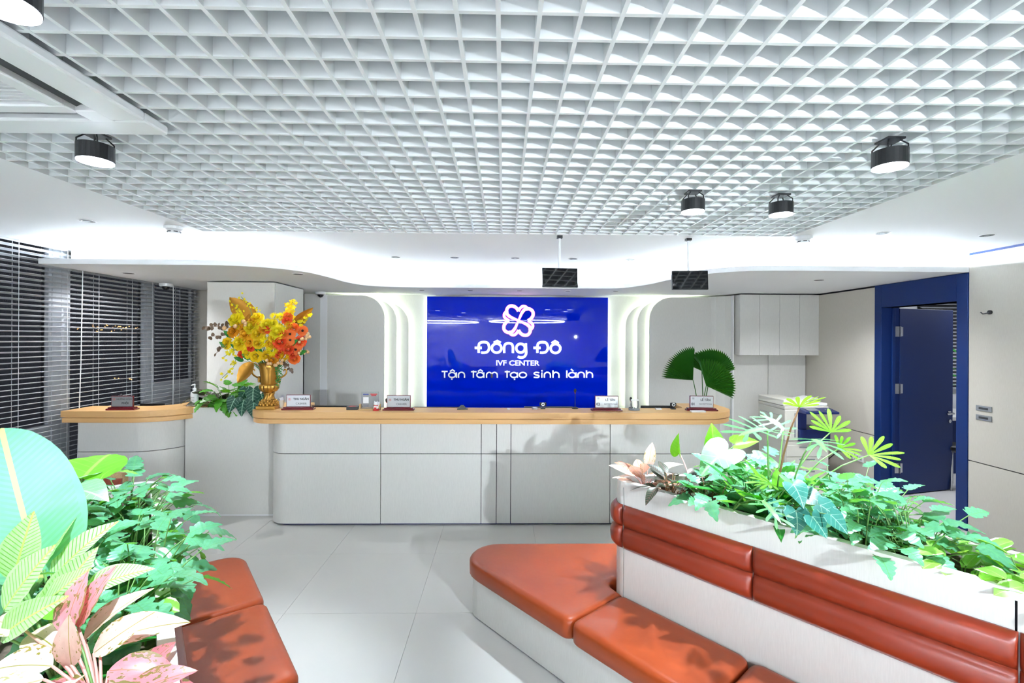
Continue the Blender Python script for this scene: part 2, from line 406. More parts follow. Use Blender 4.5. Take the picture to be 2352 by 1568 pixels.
# blinds: every slat a part
def blind(y0, y1, ztop, n, label, cords, wand, px=XL + .05):
    b = thing('venetian_blind', label, 'blind', (px, (y0+y1)/2, ztop), group='venetian blinds on the left wall')
    L2 = (y1 - y0) / 2
    MB().box(px-.028, px+.028, y0, y1, ztop-.045, ztop).build('headrail', 'blind', b, bevel=.003)
    sm = MB()
    prof = [(-.025, -.0015), (-.012, .0012), (0, .002), (.012, .0012), (.025, -.0015)]
    sm.loft([[(p, yy, z) for p, z in prof] + [(p, yy, z - .0026) for p, z in reversed(prof)] for yy in (-L2, L2)])
    me = sm.mesh('slat', 'blind')
    for k in range(n):
        o = bpy.data.objects.new('slat', me); C.objects.link(o); o.parent = b; o.location = (0, 0, -.07 - .0433 * k); o.rotation_euler = (0, R(random.uniform(-13, -10)), 0)
    zb = ztop - .07 - .0433 * n
    MB().box(px-.025, px+.025, y0, y1, zb - .012, zb + .006).build('bottom_rail', 'blind', b, bevel=.003)
    for c in cords:
        for dx in (-.027, .027):
            MB().box(px+dx-.0012, px+dx+.0012, c-.0015, c+.0015, zb, ztop-.04).build('ladder_cord', 'blind', b)
    for wy, wz, lean in wand:
        MB().tube([(px+.04, wy, ztop-.03), (px+.05, wy+lean*.5, (ztop+wz)/2), (px+.045, wy+lean, wz)], .004, 6).build('pull_cord', 'white_plastic', b)
blind(2.62, 4.415, 2.53, 52, 'white venetian blind nearest the camera, running up to the flat ceiling', (3.62, 3.9, 4.33), [])
blind(4.425, 5.44, 2.53, 52, 'white venetian blind of the middle bay behind the left counter end', (4.66, 5.07, 5.36), [(4.47, .35, -.06)])
blind(5.46, 6.225, 2.53, 52, 'white venetian blind in the far corner beside the square column', (5.80, 6.08), [(5.66, .5, 0)], XL + .055)

# corner strip, column, gap
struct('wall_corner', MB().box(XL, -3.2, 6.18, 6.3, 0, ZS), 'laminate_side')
col = struct('column', MB().box(-3.18, -2.48, 5.17, 5.87, 0, 2.27), 'seam')
for (x0, x1, y0, y1) in ((-3.19, -2.47, 5.15, 5.17), (-2.48, -2.465, 5.172, 5.872), (-3.195, -3.18, 5.172, 5.872)):
    MB().box(x0, x1, y0, y1, 0, 2.275).build('cladding_panel', 'laminate', col, bevel=.002)

# back wall with glowing stepped layers and the blue glass
bw = MB().box(XL-.2, XR+.2, YB, YB+.15, 0, 2.9); struct('wall_back', bw, 'laminate')
def layer(xe, ytop_r, yf, zt, side, name):   # a tall sheet with one rounded upper corner; side -1: its rounded edge looks right
    x_out = (-2.62 if side < 0 else 2.82)
    r = .30
    if side < 0: pts = [(x_out, 0), (xe, 0)] + arc(xe - r, zt - r, r, 0, 90, 12) + [(x_out, zt)]
    else: pts = [(xe, 0), (x_out, 0), (x_out, zt)] + arc(xe + r, zt - r, r, 90, 180, 12)
    m = MB(); n = len(pts)
    m.add([(p[0], yf, p[1]) for p in pts] + [(p[0], yf + .025, p[1]) for p in pts],
          [tuple(range(n)), tuple(reversed(range(n, 2*n)))] + [(i, n + i, n + (i+1) % n, (i+1) % n) for i in range(n)])
    return pts, m
glow = room_empty('wall_back_layers')
for side, xs in ((-1, (-1.60, -1.455, -1.305)), (1, (1.985, 1.84, 1.695))):
    for k, xe in enumerate(xs):
        yf = 6.38 + .07 * k; zt = 2.255 - .045 * k
        pts, m = layer(xe, 0, yf, zt, side, 'layer'); m.build('layer_panel', 'laminate', glow)
        e = [(xe, .72)] + ([p for p in arc(xe - .30, zt - .30, .30, 0, 90, 12)] if side < 0 else list(reversed(arc(xe + .30, zt - .30, .30, 90, 180, 12))))
        e.append((xe + side * .75, zt))
        c0 = (xe + side * .3, zt - .3)
        inn = []
        for p in e:                          # inset the strip 25 mm behind the edge
            d = Vector((p[0] - c0[0], p[1] - c0[1]))
            if p[1] <= c0[1]: d = Vector((-side, 0))
            elif abs(p[0] - xe) >= .3: d = Vector((0, 1))
            d.normalize(); inn.append((p[0] - d.x * .022, p[1] - d.y * .022))
        lm = MB(); lm.loft([[(p[0], yf + .027, p[1]), (p[0], yf + .045, p[1]), (p[0] + side * .006, yf + .045, p[1] - .006), (p[0] + side * .006, yf + .027, p[1] - .006)] for p in inn])
        lm.build('led_strip', 'led_green', glow)
# outer wall sheets either side of the layers (left one starts at the dark gap), the corner on the right
so = MB().box(-2.66, -2.45, 6.37, 6.40, 0, 2.27); so.build('layer_panel', 'laminate', glow)
MB().box(-2.46, -2.36, 6.375, 6.385, 0, 2.26).build('groove_strip', 'white_paint', glow)  # white colour stands in for the light in this groove
mb = MB(); wall_strip(mb, [(2.80, 6.42), (2.90, 6.40), (3.0, 6.33), (3.07, 6.24)], 0, 2.27, -.02); mb.build('layer_panel', 'laminate', glow, smooth=False)
MB().box(3.035, 3.05, 6.2, 6.25, 0, 2.27).build('groove_strip', 'white_paint', glow)
bg = thing('sign_panel', 'glossy deep blue glass sign panel behind the reception counter', 'sign', (0.2, 6.56, 0.75))
MB().box(-1.055, 1.455, 6.555, 6.575, 0.3, 2.262).build('glass_sheet', 'blue_glass', bg)
ed = MB()
for s, xx in ((-1, -1.045), (1, 1.445)): ed.box(xx - .006, xx + .006, 6.577, 6.592, .6, 2.24)
ed.build('led_strip', 'led_green', bg)

# right wall, door frame and door, room beyond
wr = MB()
T = .17
wr.box(XR + .005, XR + T, -7.7, 4.10, 0, ZC); wr.box(XR + .005, XR + T, 5.15, 6.9, 0, ZC); wr.box(XR + .005, XR + T, 4.10, 5.15, 2.04, ZC)
wrs = struct('wall_right', wr, 'seam')
MB().box(XR - .012, XR + .004, 4.099, 6.5, ZS + .04, ZC).build('cladding_panel', 'white_paint', wrs)
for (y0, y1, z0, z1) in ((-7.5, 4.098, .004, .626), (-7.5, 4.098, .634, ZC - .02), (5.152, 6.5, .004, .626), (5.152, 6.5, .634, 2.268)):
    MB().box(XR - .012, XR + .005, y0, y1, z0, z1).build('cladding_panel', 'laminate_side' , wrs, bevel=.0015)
MB().box(XR - .006, XR + .005, -7.5, 4.098, ZC - .02, ZC).build('cladding_trim', 'door_blue', wrs)
dr = room_empty('door_1')
df = MB(); a, b = XR - .02, XR + T + .01
df.box(a, b, 4.10, 4.205, 0, 2.285); df.box(a, b, 5.055, 5.15, 0, 2.285); df.box(a, b, 4.205, 5.055, 2.04, 2.285)
df.box(XR + .09, XR + .12, 5.035, 5.055, 0, 2.04); df.box(XR+.09, XR+.12, 4.205, 4.22, 0, 2.04)
df.build('door_frame', 'door_blue', dr, bevel=.003)
A = R(14); hx, hy = XR + T + .012, 5.05
dd = Vector((math.cos(A), math.sin(A), 0)); dn = Vector((-dd.y, dd.x, 0))
lf = MB().obox(Vector((hx, hy, 1.02)) + dd * .40 + dn * .022, dd * .40, dn * .02, (0, 0, 1.01)).build('door_leaf', 'door_blue', dr, bevel=.003)
for hz in (1.78, 1.16, .3):
    hm = MB().box(XR + .115, XR + T + .006, 5.046, 5.054, hz - .055, hz + .055); hm.tube([(hx, 5.045, hz - .055), (hx, 5.045, hz + .055)], .009, 8)
    hm.obox(Vector((hx, hy - .002, hz)) + dd * .022, dd * .018, dn * .002, (0, 0, .05))
    hm.build('hinge', 'steel', dr)
hp = Vector((hx, hy, .87)) + dd * .74
hb = MB().tube([hp, hp - dn * .05], .011, 8); hb.tube([hp - dn * .05, hp - dn * .05 - dd * .11], .009, 8); hb.obox(hp - dn*.002, dd * .022, dn * .004, (0,0,.022))
hb.build('door_handle', 'steel', dr, smooth=False)
MB().tube([hp - Vector((0,0,.09)), hp - Vector((0,0,.09)) - dn * .012], .02, 12).build('lock_cylinder', 'steel', dr)
# the office beyond
of = MB(); of.box(XR + T, 7.8, 6.75, 6.9, 0, 2.8); of.box(7.7, 7.85, 2, 6.9, 0, 2.8); of.box(XR + T, 7.8, 2.0, 2.1, 0, 2.8)
struct('wall_office', of, 'white_paint')
struct('ceiling_office', MB().box(XR + T, 7.8, 2, 6.9, 2.5, 2.53), 'ceiling_paint')
light('office_panel_light', 'AREA', (5.9, 5.2, 2.45), PANEL_W, (.86, .9, 1), shape='RECTANGLE', size=1.0, size_y=.6)
# rear of the reception hall, seen only in reflections
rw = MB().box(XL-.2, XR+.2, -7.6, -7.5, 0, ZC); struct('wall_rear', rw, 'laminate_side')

# ================================================================== CEILING FITTINGS
def downlight(p, z, label, group, r=.042, lit=0):
    d = thing('recessed_downlight', label, 'downlight', (p[0], p[1], z), group=group)
    x, y = p[0], p[1]
    m = MB(); m.lathe([(r + .008, -.003), (r + .008, 0.0)], (x, y, z), 20); m.build('trim_ring', 'ceiling_paint', d)
    MB().lathe([(.004, -.0042), (r * .92, -.0036), (r, -.003)], (x, y, z), 20).build('reflector', 'downlight_dark', d)
    MB().lathe([(.004, -.006), (.016, -.0045)], (x, y, z), 12).build('lamp_glass', 'grey', d)
    if lit: light('downlight_fill', 'SPOT', (0, 0, -.008), lit, (.95, .97, 1.0), d, (0, 0, 0), spot_size=R(150), spot_blend=.9, shadow_soft_size=.04)  # fill light added inside the fitting
for i, p in enumerate(((-1.03, 4.53), (-.47, 4.53), (.11, 4.53), (.67, 4.55), (1.23, 4.57))):
    downlight(p, ZC, 'unlit round downlight, %s in the row of five before the cove' % ('first from left', 'second from left', 'third from left', 'fourth from left', 'fifth from left')[i], 'downlights in a row above the counter')
downlight((-2.79, 3.22), ZC, 'single dark downlight in the flat ceiling near the window blinds', 'downlights beside the ceiling grid')
downlight((2.73, 3.36), ZC, 'dark downlight in the flat ceiling between the smoke detector and right wall', 'downlights beside the ceiling grid')
downlight((3.54, 3.40), ZC, 'downlight in the flat ceiling closest to the right wall', 'downlights beside the ceiling grid')
for i, p in enumerate(((-1.03, 5.98), (-.42, 5.97), (.2, 5.95), (.81, 5.95), (1.41, 5.93))):
    downlight(p, ZS, 'small downlight, %s of five over the blue panel' % ('first from left', 'second from left', 'third from left', 'fourth from left', 'fifth from left')[i], 'small downlights over the blue panel', .032)
downlight((-3.58, 4.58), ZS, 'downlight in the dropped ceiling over the left end of the counter', 'downlights in the dropped ceiling', .045, 55)  # this and the next two fittings are unlit; their lamps are added fill
downlight((-1.96, 4.55), ZS, 'downlight in the dropped ceiling above the gold urn', 'downlights in the dropped ceiling', .045, 26)
downlight((3.18, 4.71), ZS, 'downlight in the dropped ceiling in front of the wall cabinets', 'downlights in the dropped ceiling', .045, 105)

def detector(x, y, label):
    d = thing('smoke_detector', label, 'smoke detector', (x, y, ZC), group='smoke detectors at the ceiling grid corners')
    MB().lathe([(.060, -.022), (.062, -.004), (.058, 0)], (x, y, ZC), 24).build('base_plate', 'white_plastic', d, smooth=False)
    MB().lathe([(.020, -.048), (.034, -.045), (.040, -.034), (.056, -.022)], (x, y, ZC), 24).build('sensor_dome', 'white_plastic', d)
    for k in range(6):
        a = k * math.pi / 3 + .3; c = Vector((x + .0385 * math.cos(a), y + .0385 * math.sin(a), ZC - .039))
        MB().obox(c, (-math.sin(a) * .012, math.cos(a) * .012, 0), (math.cos(a) * .002, math.sin(a) * .002, 0), (0, 0, .003)).build('vent_slot', 'dark_grey', d)
detector(-2.315, 3.364, 'white round smoke detector at the grid corner on the window side')
detector(2.241, 3.499, 'white round smoke detector at the grid corner on the door side')
def dome(x, y, label):
    d = thing('dome_camera', label, 'security camera', (x, y, ZS), group='dome cameras under the dropped ceiling')
    MB().lathe([(.058, -.034), (.064, -.028), (.066, -.004), (.064, 0)], (x, y, ZS), 24).build('housing', 'white_plastic', d)
    MB().lathe([(.004, -.075), (.022, -.068), (.036, -.052), (.042, -.034)], (x, y, ZS), 20).build('smoked_dome', 'screen', d, smooth=True)
dome(-3.84, 5.45, 'white dome security camera in front of the window blinds')
dome(-2.42, 6.30, 'white dome security camera beside the square column near the back wall')

# spotlights hung on the grid: real lamps
def spot(x, y, label, rad=.058, h=.10, power=SPOT_W, aim=None):
    d = thing('ceiling_spotlight', label, 'spotlight', (x, y, ZC), group='black spotlights hung under the ceiling grid')
    z = ZC
    MB().box(x-.034, x+.034, y-.034, y+.034, z - .010, z - .002).build('mounting_plate', 'black', d)
    for k in range(4):
        a = R(45 + 90 * k); ca, sa = math.cos(a), math.sin(a)
        MB().tube([(x + .030 * ca, y + .030 * sa, z - .01), (x + (rad-.003) * ca, y + (rad-.003) * sa, z - .032), (x + (rad-.003) * ca, y + (rad-.003) * sa, z - .05)], .003, 5).build('bracket_arm', 'black', d)
    MB().lathe([(rad, -.045 - h * .62), (rad + .001, -.045 - h*.6), (rad + .001, -.047), (rad - .004, -.045)], (x, y, z), 28).build('housing', 'black', d, smooth=False)
    zl = -.045 - h * .62
    MB().lathe([(rad * .985, zl - .004), (rad * .985, zl + .002)], (x, y, z), 28).build('lens', 'lens', d)
    t = (Vector(aim) - Vector((x, y, z))) if aim else Vector((0, 0, -1))
    light('spot_lamp', 'SPOT', (0, 0, zl - .012), power, (.80, .91, 1.0), d, t.to_track_quat('-Z', 'Y').to_euler(), spot_size=R(64 if power > 100 else 100), spot_blend=.6, shadow_soft_size=.03)
spot(-1.565, 1.84, 'black ceiling spotlight just behind the air-conditioning cassette')
spot(-1.02, .98, 'large black ceiling spotlight at the picture corner, nearest of all', .058, .10)
spot(1.49, 1.80, 'black ceiling spotlight above the long right planter, closest to the door side', aim=(1.5, 1.75, 0))
spot(.99, 2.46, 'black ceiling spotlight first in the far pair above the right planter')
spot(1.48, 2.50, 'black ceiling spotlight second in the far pair, towards the door wall')
for x, y, wh in ((-1.3, -.9, 'window side, nearer row'), (1.4, -.7, 'door side, nearer row'), (-.2, -2.0, 'middle'), (1.6, -2.2, 'door side, rear row'), (-1.6, -2.3, 'window side, rear row')):
    spot(x, y, 'black ceiling spotlight behind the viewer, ' + wh, power=26 if y > -1 else 90)
for x, y, wh in ((-2.8, -4.2, 'window side'), (0, -4.4, 'middle'), (2.9, -4.2, 'door side'), (-2.2, -6.2, 'rear wall, window side'), (2.2, -6.2, 'rear wall, door side')):  # made-up downlights, added out of view for bounced fill
    downlight((x, y), ZC, 'added fill downlight in the rear of the hall behind the viewer, ' + wh, 'added fill downlights in the rear of the hall', .06, 150)

# four-way cassette air conditioner
AX0, AX1, AY0, AY1 = -2.19, -1.24, .82, 1.77
ac = thing('ceiling_air_conditioner', 'white square cassette air conditioner set into the ceiling grid', 'air conditioner', ((AX0+AX1)/2, (AY0+AY1)/2, ZC))
zb, zt = ZC - .035, ZC - .001
def ringbox(m, x0, x1, y0, y1, t, z0, z1):
    m.box(x0, x1, y0, y0+t, z0, z1).box(x0, x1, y1-t, y1, z0, z1).box(x0, x0+t, y0+t, y1-t, z0, z1).box(x1-t, x1, y0+t, y1-t, z0, z1); return m
ringbox(MB(), AX0, AX1, AY0, AY1, .115, zb, zt).build('outer_panel', 'white_plastic', ac, bevel=.008)
MB().box(AX0+.11, AX1-.11, AY0+.11, AY1-.11, zt-.012, zt).build('slot_shade_sheet', 'slot_shade', ac)  # near-black sheet, the shade inside the air slots put into its colour
ringbox(MB(), AX0+.175, AX1-.175, AY0+.175, AY1-.175, .05, zb-.004, zt-.004).build('inner_panel', 'white_plastic', ac, bevel=.005)
for cx, cy in ((AX0+.145, AY0+.145), (AX1-.145, AY0+.145), (AX0+.145, AY1-.145), (AX1-.145, AY1-.145)):
    MB().box(cx-.04, cx+.04, cy-.04, cy+.04, zb, zt-.004).build('corner_panel', 'white_plastic', ac, bevel=.004)
mx, my = (AX0+AX1)/2, (AY0+AY1)/2
for a, b, c, d in ((AX1-.170, AX1-.122, my-.26, my+.26), (AX0+.122, AX0+.170, my-.26, my+.26)):
    MB().obox(((a+b)/2+.004, my, zb+.012), (.011, 0, .005), (0, .27, 0), (0, 0, .0015)).build('louvre', 'dark_grey', ac)
for yy in (AY0+.145, AY1-.145):
    MB().obox((mx, yy, zb+.012), (.27, 0, 0), (0, .012, .004), (0, 0, .0015)).build('louvre', 'grey', ac)
gs = MB().box(AX0+.225, AX1-.225, -.004, .004, zb+.006, zb+.016); gm = gs.mesh('grille_slat', 'white_plastic')
for k in range(25):
    o = bpy.data.objects.new('grille_slat', gm); C.objects.link(o); o.parent = ac; o.location = (-ac.location.x, AY0 + .24 + k * .0195 - ac.location.y, -ac.location.z)

# two small hanging screens
def tv(x, y, zc_, yaw, tilt, label):
    t = thing('hanging_monitor', label, 'monitor', (x, y, ZC), group='small monitors hung from the ceiling')
    MB().tube([(x, y + .03, zc_), (x, y + .03, ZC)], .009, 8).build('ceiling_pole', 'white_plastic', t)
    MB().box(x-.02, x+.02, y+.01, y+.05, ZC-.02, ZC+.0).build('pole_mount', 'black', t)
    Rm = Matrix.Rotation(yaw, 3, 'Z') @ Matrix.Rotation(tilt, 3, 'X'); c = Vector((x, y, zc_))
    ax, ay, az = Rm @ Vector((1,0,0)), Rm @ Vector((0,1,0)), Rm @ Vector((0,0,1))
    MB().obox(c, ax * .134, ay * .011, az * .073).build('casing', 'dark_grey', t, bevel=.003)
    MB().obox(c - ay * .0115, ax * .131, ay * .001, az * .070).build('screen', 'screen', t)
tv(.42, 3.52, 2.135, R(6), R(-8), 'black hanging screen with wavy reflections, over the blue panel')
tv(1.415, 3.57, 2.13, R(-5), R(-6), 'grey hanging screen further along the ceiling, near the stepped arches')

# ================================================================== RECEPTION COUNTER
ZW = 1.022
BF = 4.26
rc = thing('reception_counter', 'long pale reception counter with rounded ends and oak top', 'counter', (0, 4.5, 0))
body = rounded([(-2.11, 4.85), (-2.11, BF), (2.08, BF), (2.08, 4.85)], [0, .17, .3, 0], 24)     # open path, outside to the right
core = offset(body, .012, False)
mb = MB(); wall_strip(mb, core, .03, .915, .02); mb.build('carcass', 'seam', rc)
mb = MB(); wall_strip(mb, offset(body, .03, False), 0, .04, .02); mb.build('kickboard', 'kick_blue', rc)
def sub(path, x0, x1):                       # stretch of the path between two x on its front, whole ends beyond
    out = []
    front = [p for p in path]
    k = [p for p in front if (x0 is None or p[0] > x0 + 1e-4 or p[1] > BF + .001 and p[0] > x0) and (x1 is None or p[0] < x1 - 1e-4)]
    if x0 is not None: k = [(x0, BF)] + [p for p in k if p[0] > x0]
    if x1 is not None: k = [p for p in k if p[0] < x1] + [(x1, BF)]
    return k
cuts = [None, -1.094, -.194, -.056, .073, .971, None]
for i in range(6):
    a, b = cuts[i], cuts[i+1]
    p = sub(body, None if a is None else a + .003, None if b is None else b - .003)
    for z0, z1 in ((.018, .640), (.647, .918)):
        mb = MB(); wall_strip(mb, p, z0, z1, .012); mb.build('front_panel', 'laminate', rc)
def wood_outline(front, back, xl, xr, rl, rr_):
    return rounded([(xl, 4.86), (xl, front), (xr, front), (xr, 4.86), (xr - .42, 4.86), (xr - .42, back), (xl + .38, back), (xl + .38, 4.86)], [.0, rl, rr_, 0, 0, .08, .08, 0], 22)
for z0, z1, d, nm in ((.918, .960, .006, 'lower_top_board'), (.960, .966, .022, 'shadow_groove'), (.966, ZW, 0, 'worktop')):
    MB().prism(wood_outline(4.205 + d, 4.52, -2.30 + d, 2.17 - d, .24, .36), z0, z1).build(nm, 'wood', rc, bevel=.004 if nm != 'shadow_groove' else 0)
ds = thing('reception_desk', 'low pale work desk hidden behind the reception counter', 'desk', (0, 4.9, 0))
MB().box(-1.85, 1.70, 4.55, 5.25, .72, .745).build('desk_top', 'laminate', ds)
for x in (-1.84, -.2, 1.66): MB().box(x, x+.03, 4.56, 5.2, 0, .72).build('side_panel', 'laminate', ds)

lc = thing('guidance_counter', 'short counter at the window with curved oak top', 'counter', (-3.4, 4.6, 0))
lb_ = [(-3.80, 5.05), (-3.80, 4.30)] + arc(-3.35, 4.66, .36, 270, 360, 30) + [(-2.99, 5.05)]
mb = MB(); wall_strip(mb, offset(lb_, .012, False), .03, .915, .02); mb.build('carcass', 'seam', lc)
mb = MB(); wall_strip(mb, offset(lb_, .03, False), 0, .04, .02); mb.build('kickboard', 'kick_blue', lc)
for z0, z1 in ((.018, .646), (.652, .918)):
    mb = MB(); wall_strip(mb, lb_, z0, z1, .012); mb.build('front_panel', 'laminate', lc)
for z0, z1, d, nm in ((.918, .960, .006, 'lower_top_board'), (.960, .966, .022, 'shadow_groove'), (.966, ZW, 0, 'worktop')):
    o = [(-3.905 + d, 4.245 + d)] + arc(-3.33, 4.72, .475 - d, 270, 360, 28) + [(-2.855 - d, 4.90), (-3.2, 4.90)] + arc(-3.40, 4.78, .2, 0, -90, 6) + [(-3.905 + d, 4.58)]
    MB().prism(o, z0, z1).build(nm, 'wood', lc, bevel=.004 if nm != 'shadow_groove' else 0)

pb = thing('planter_cabinet', 'pale boxed planter between the two counters', 'planter', (-2.57, 4.7, 0))
mb = MB(); x0, x1, y0, y1 = -2.985, -2.125, 4.50, 4.98
for b in ((x0, x1, y0, y0 + .02), (x0, x1, y1 - .02, y1), (x0, x0 + .02, y0 + .02, y1 - .02), (x1 - .02, x1, y0 + .02, y1 - .02)): mb.box(b[0], b[1], b[2], b[3], .014, 1.018)
mb.build('side_panel', 'laminate', pb)
MB().box(x0 + .02, x1 - .02, y0 + .02, y1 - .02, .80, .955).build('soil', 'soil', pb)
MB().box(x0, x1, y0 + .004, y0 + .02, 0, .014).build('kickboard', 'white_paint', pb)

# wall cabinets and the panels beneath them
for i in range(4):
    a = 3.07 + i * .262; b = a + .262
    c = thing('wall_cabinet', '%s pale wall cabinet door unit above the copier' % ('leftmost', 'second from left', 'third from left', 'rightmost')[i], 'cabinet', ((a+b)/2, 6.2, 1.49), group='row of four wall cabinets')
    MB().box(a, b, 6.102, 6.40, 1.488, 2.27).build('cabinet_box', 'laminate', c)
    MB().box(a + .0015, b - .0015, 6.085, 6.1, 1.486, 2.272).build('cabinet_door', 'laminate', c, bevel=.001)
tw = struct('wall_back_return', MB().box(3.06, XR, 6.36, 6.60, 0, 2.27), 'seam')
for a, b in ((3.06, 3.585), (3.592, 4.10)): MB().box(a, b, 6.34, 6.36, 0, 1.485).build('cladding_panel', 'laminate', tw, bevel=.001)
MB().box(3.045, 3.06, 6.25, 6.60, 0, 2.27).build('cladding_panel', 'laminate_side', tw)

# ================================================================== SEATING ISLANDS
def cushion(mb, poly, z0, z1, r=.028):
    rings = []
    for off, z in ((.012, z0), (.001, z0 + .012), (0, z1 - r), (r * .13, z1 - r * .5), (r * .5, z1 - r * .13), (r * 1.1, z1)):
        rings.append([(p[0], p[1], z) for p in offset(poly, off)])
    rings.append([(p[0], p[1], z1 + .0005) for p in offset(poly, r * 1.6)])
    return mb.loft(rings)
def back_roll(mb, path, z0, z1, th=.035):   # two padded rolls; path runs with the outside on its right
    n = 7; prof = []
    for k in range(2):
        a = z0 + (z1 - z0) * k / 2; b = z0 + (z1 - z0) * (k + 1) / 2
        for j in range(n):
            t = j / (n - 1); prof.append((th * (.28 + .72 * math.sin(math.pi * t) ** .5), a + (b - a) * t))
    prof = [(0.0, z0)] + prof + [(0.0, z1)]
    rings = []; N = len(path)
    L = [0]
    for i in range(1, N): L.append(L[-1] + (Vector(path[i]) - Vector(path[i-1])).length)
    for i in range(N):
        e = min(L[i], L[-1] - L[i]); k = .45 + .55 * min(1, e / .02) ** .5
        q1 = [offset(path, -p[0] * k, False)[i] for p in prof]
        rings.append([(a[0], a[1], p[1]) for a, p in zip(q1, prof)])
    return mb.loft(rings)
def dense(a, b, ends=(.003, .008, .02)):
    a, b = Vector(a), Vector(b); L = (b - a).length; d = (b - a) / L
    return [tuple(a + d * t) for t in [0] + list(ends) + [L * .5] + [L - e for e in reversed(ends)] + [L]]

# right island: planter face runs from P0 towards the camera along D, thickness along Nn
P0 = Vector((.635, 2.466)); D = Vector((.640, -.768)); Nn = Vector((.768, .640))
def RP(s, p, z=0): q = P0 + D * s + Nn * p; return Vector((q.x, q.y, z))
RW, RL = .385, 3.3
isl = thing('planter_bench', 'terracotta leather bench wrapped round a long pale planter, door side', 'bench', (1.2, 1.9, 0))
RIM = .932
def xy(v): return (v.x, v.y)
yE = 2.606
cornL = P0 - D * ((yE - P0.y) / .768); bk = RP(0, RW).xy; cornR = bk - D * ((yE - bk.y) / .768)
out = rounded([xy(RP(RL, 0)), xy(RP(RL, RW)), xy(cornR), xy(cornL)], [.05, .05, .08, .085], 9)      # ccw
inn = offset(out, .036)
mb = MB(); n = len(out)
mb.loft([[(p[0], p[1], RIM - .03) for p in out], [(p[0], p[1], RIM) for p in out], [(p[0], p[1], RIM) for p in inn], [(p[0], p[1], .80) for p in inn]], cap0=False, cap1=False)
mb.build('planter_rim', 'laminate', isl)
core = offset(out, .012)
MB().loft([[(p[0], p[1], .05) for p in core], [(p[0], p[1], RIM - .025) for p in core]], cap0=False, cap1=False).build('planter_core', 'seam', isl)
MB().prism(offset(out, .03), .80, .875).build('soil', 'soil', isl)
def face_panel(pts):
    mb = MB(); wall_strip(mb, pts, .02, RIM - .030, .012); mb.build('face_panel', 'laminate', isl)
corner = out[-10:]
end_path = [(cornR.x - .12, yE)] + corner
endL = [p for p in end_path]
face_panel(endL[:-1] + [xy(RP(-.003, 0))])
face_panel([xy(RP(.003, 0)), xy(RP(1.405, 0))]); face_panel([xy(RP(1.411, 0)), xy(RP(RL - .06, 0))])
face_panel([xy(RP(RL - .1, RW)), (cornR.x + .07, yE - .085)])
LB0, LB1 = .587, .812
cpath = [(cornR.x - .2, yE), (cornR.x - .22, yE)] + corner[:-1] + [xy(RP(-.004, 0))]
back_roll(MB(), cpath, LB0, LB1).build('back_cushion', 'leather_back', isl, smooth=True)
sb = [.004, .655, 1.415, 2.17, 2.9]
for a, b in zip(sb, sb[1:]):
    back_roll(MB(), dense(xy(RP(a + .002, 0)), xy(RP(b - .002, 0))), LB0, LB1).build('back_cushion', 'leather_back', isl, smooth=True)
ZSEAT, SD = .345, .402
f = lambda s: xy(RP(s, -SD)); bq = lambda s: xy(RP(s, -.002))
yS = 3.10
q = RP(0, -SD); cS = RP(0, -SD) - Vector((D.x, D.y, 0)) * ((yS - q.y) / .768)
seam0 = -.02
e_poly = rounded([f(seam0), bq(-.005), (.56, yE + .012), (1.15, yE + .012), (1.15, yS), xy(cS)], [.05, .0, .05, .05, .06, .19], 9)
e_poly = e_poly[::1]
def ccw(p): return p if sum(p[i-1][0] * p[i][1] - p[i][0] * p[i-1][1] for i in range(len(p))) > 0 else p[::-1]
m = cushion(MB(), ccw(e_poly), .245, ZSEAT); m.build('seat_cushion', 'leather', isl, smooth=True)
ss = [seam0, .655, 1.37, 2.08, 2.8]
for a, b in zip(ss, ss[1:]):
    pl = rounded([f(a + .003), f(b - .003), bq(b - .003), bq(a + .003)], .05, 6)
    cushion(MB(), ccw(pl), .245, ZSEAT).build('seat_cushion', 'leather', isl, smooth=True)
cB = cS + Vector((.055, -.045, 0))
base = rounded([xy(RP(2.8, -SD + .06)), xy(RP(2.8, -.02)), xy(RP(.0, .02)), (1.1, yE + .03), (1.1, yS - .06), (cB.x + .03, yS - .06)], [0, 0, 0, 0, .04, .13], 9)
MB().prism(ccw(base), .012, .246).build('bench_base', 'laminate', isl)
MB().prism(offset(ccw(base), .012), 0, .013).build('kickboard', 'kick_blue', isl)

# left island: same build, face plane n.x = .065, seat on its right
Dl = Vector((-.60, .80)); Nl = Vector((.80, .60))
def LP(s, p, z=0): q = Dl * s + Nl * (.065 + p); return Vector((q.x, q.y, z))
il = thing('planter_bench', 'terracotta leather bench along the planter on the window side', 'bench', (-.9, 1.5, 0))
LW, L0, L1 = .47, .35, 3.10
outl = ccw(rounded([xy(LP(L0, 0)), xy(LP(L1, 0)), xy(LP(L1, -LW)), xy(LP(L0, -LW))], [.05, .09, .09, .05], 8)); innl = offset(outl, .036)
MB().loft([[(p[0], p[1], RIM - .03) for p in outl], [(p[0], p[1], RIM) for p in outl], [(p[0], p[1], RIM) for p in innl], [(p[0], p[1], .80) for p in innl]], cap0=False, cap1=False).build('planter_rim', 'laminate', il)
MB().prism(offset(outl, .03), .80, .875).build('soil', 'soil', il)
MB().loft([[(p[0], p[1], .012) for p in outl], [(p[0], p[1], RIM - .03) for p in outl]], cap0=False, cap1=False).build('face_panel', 'laminate', il)
MB().prism(offset(outl, .012), 0, .014).build('kickboard', 'kick_blue', il)
for a, b in ((.6, 1.28), (1.284, 1.97), (1.974, 2.665), (2.669, 3.0)):
    back_roll(MB(), dense(xy(LP(a, 0)), xy(LP(b, 0))), LB0, LB1).build('back_cushion', 'leather_back', il, smooth=True)
sl = [.55, 1.28, 1.97, 2.665, 3.34]
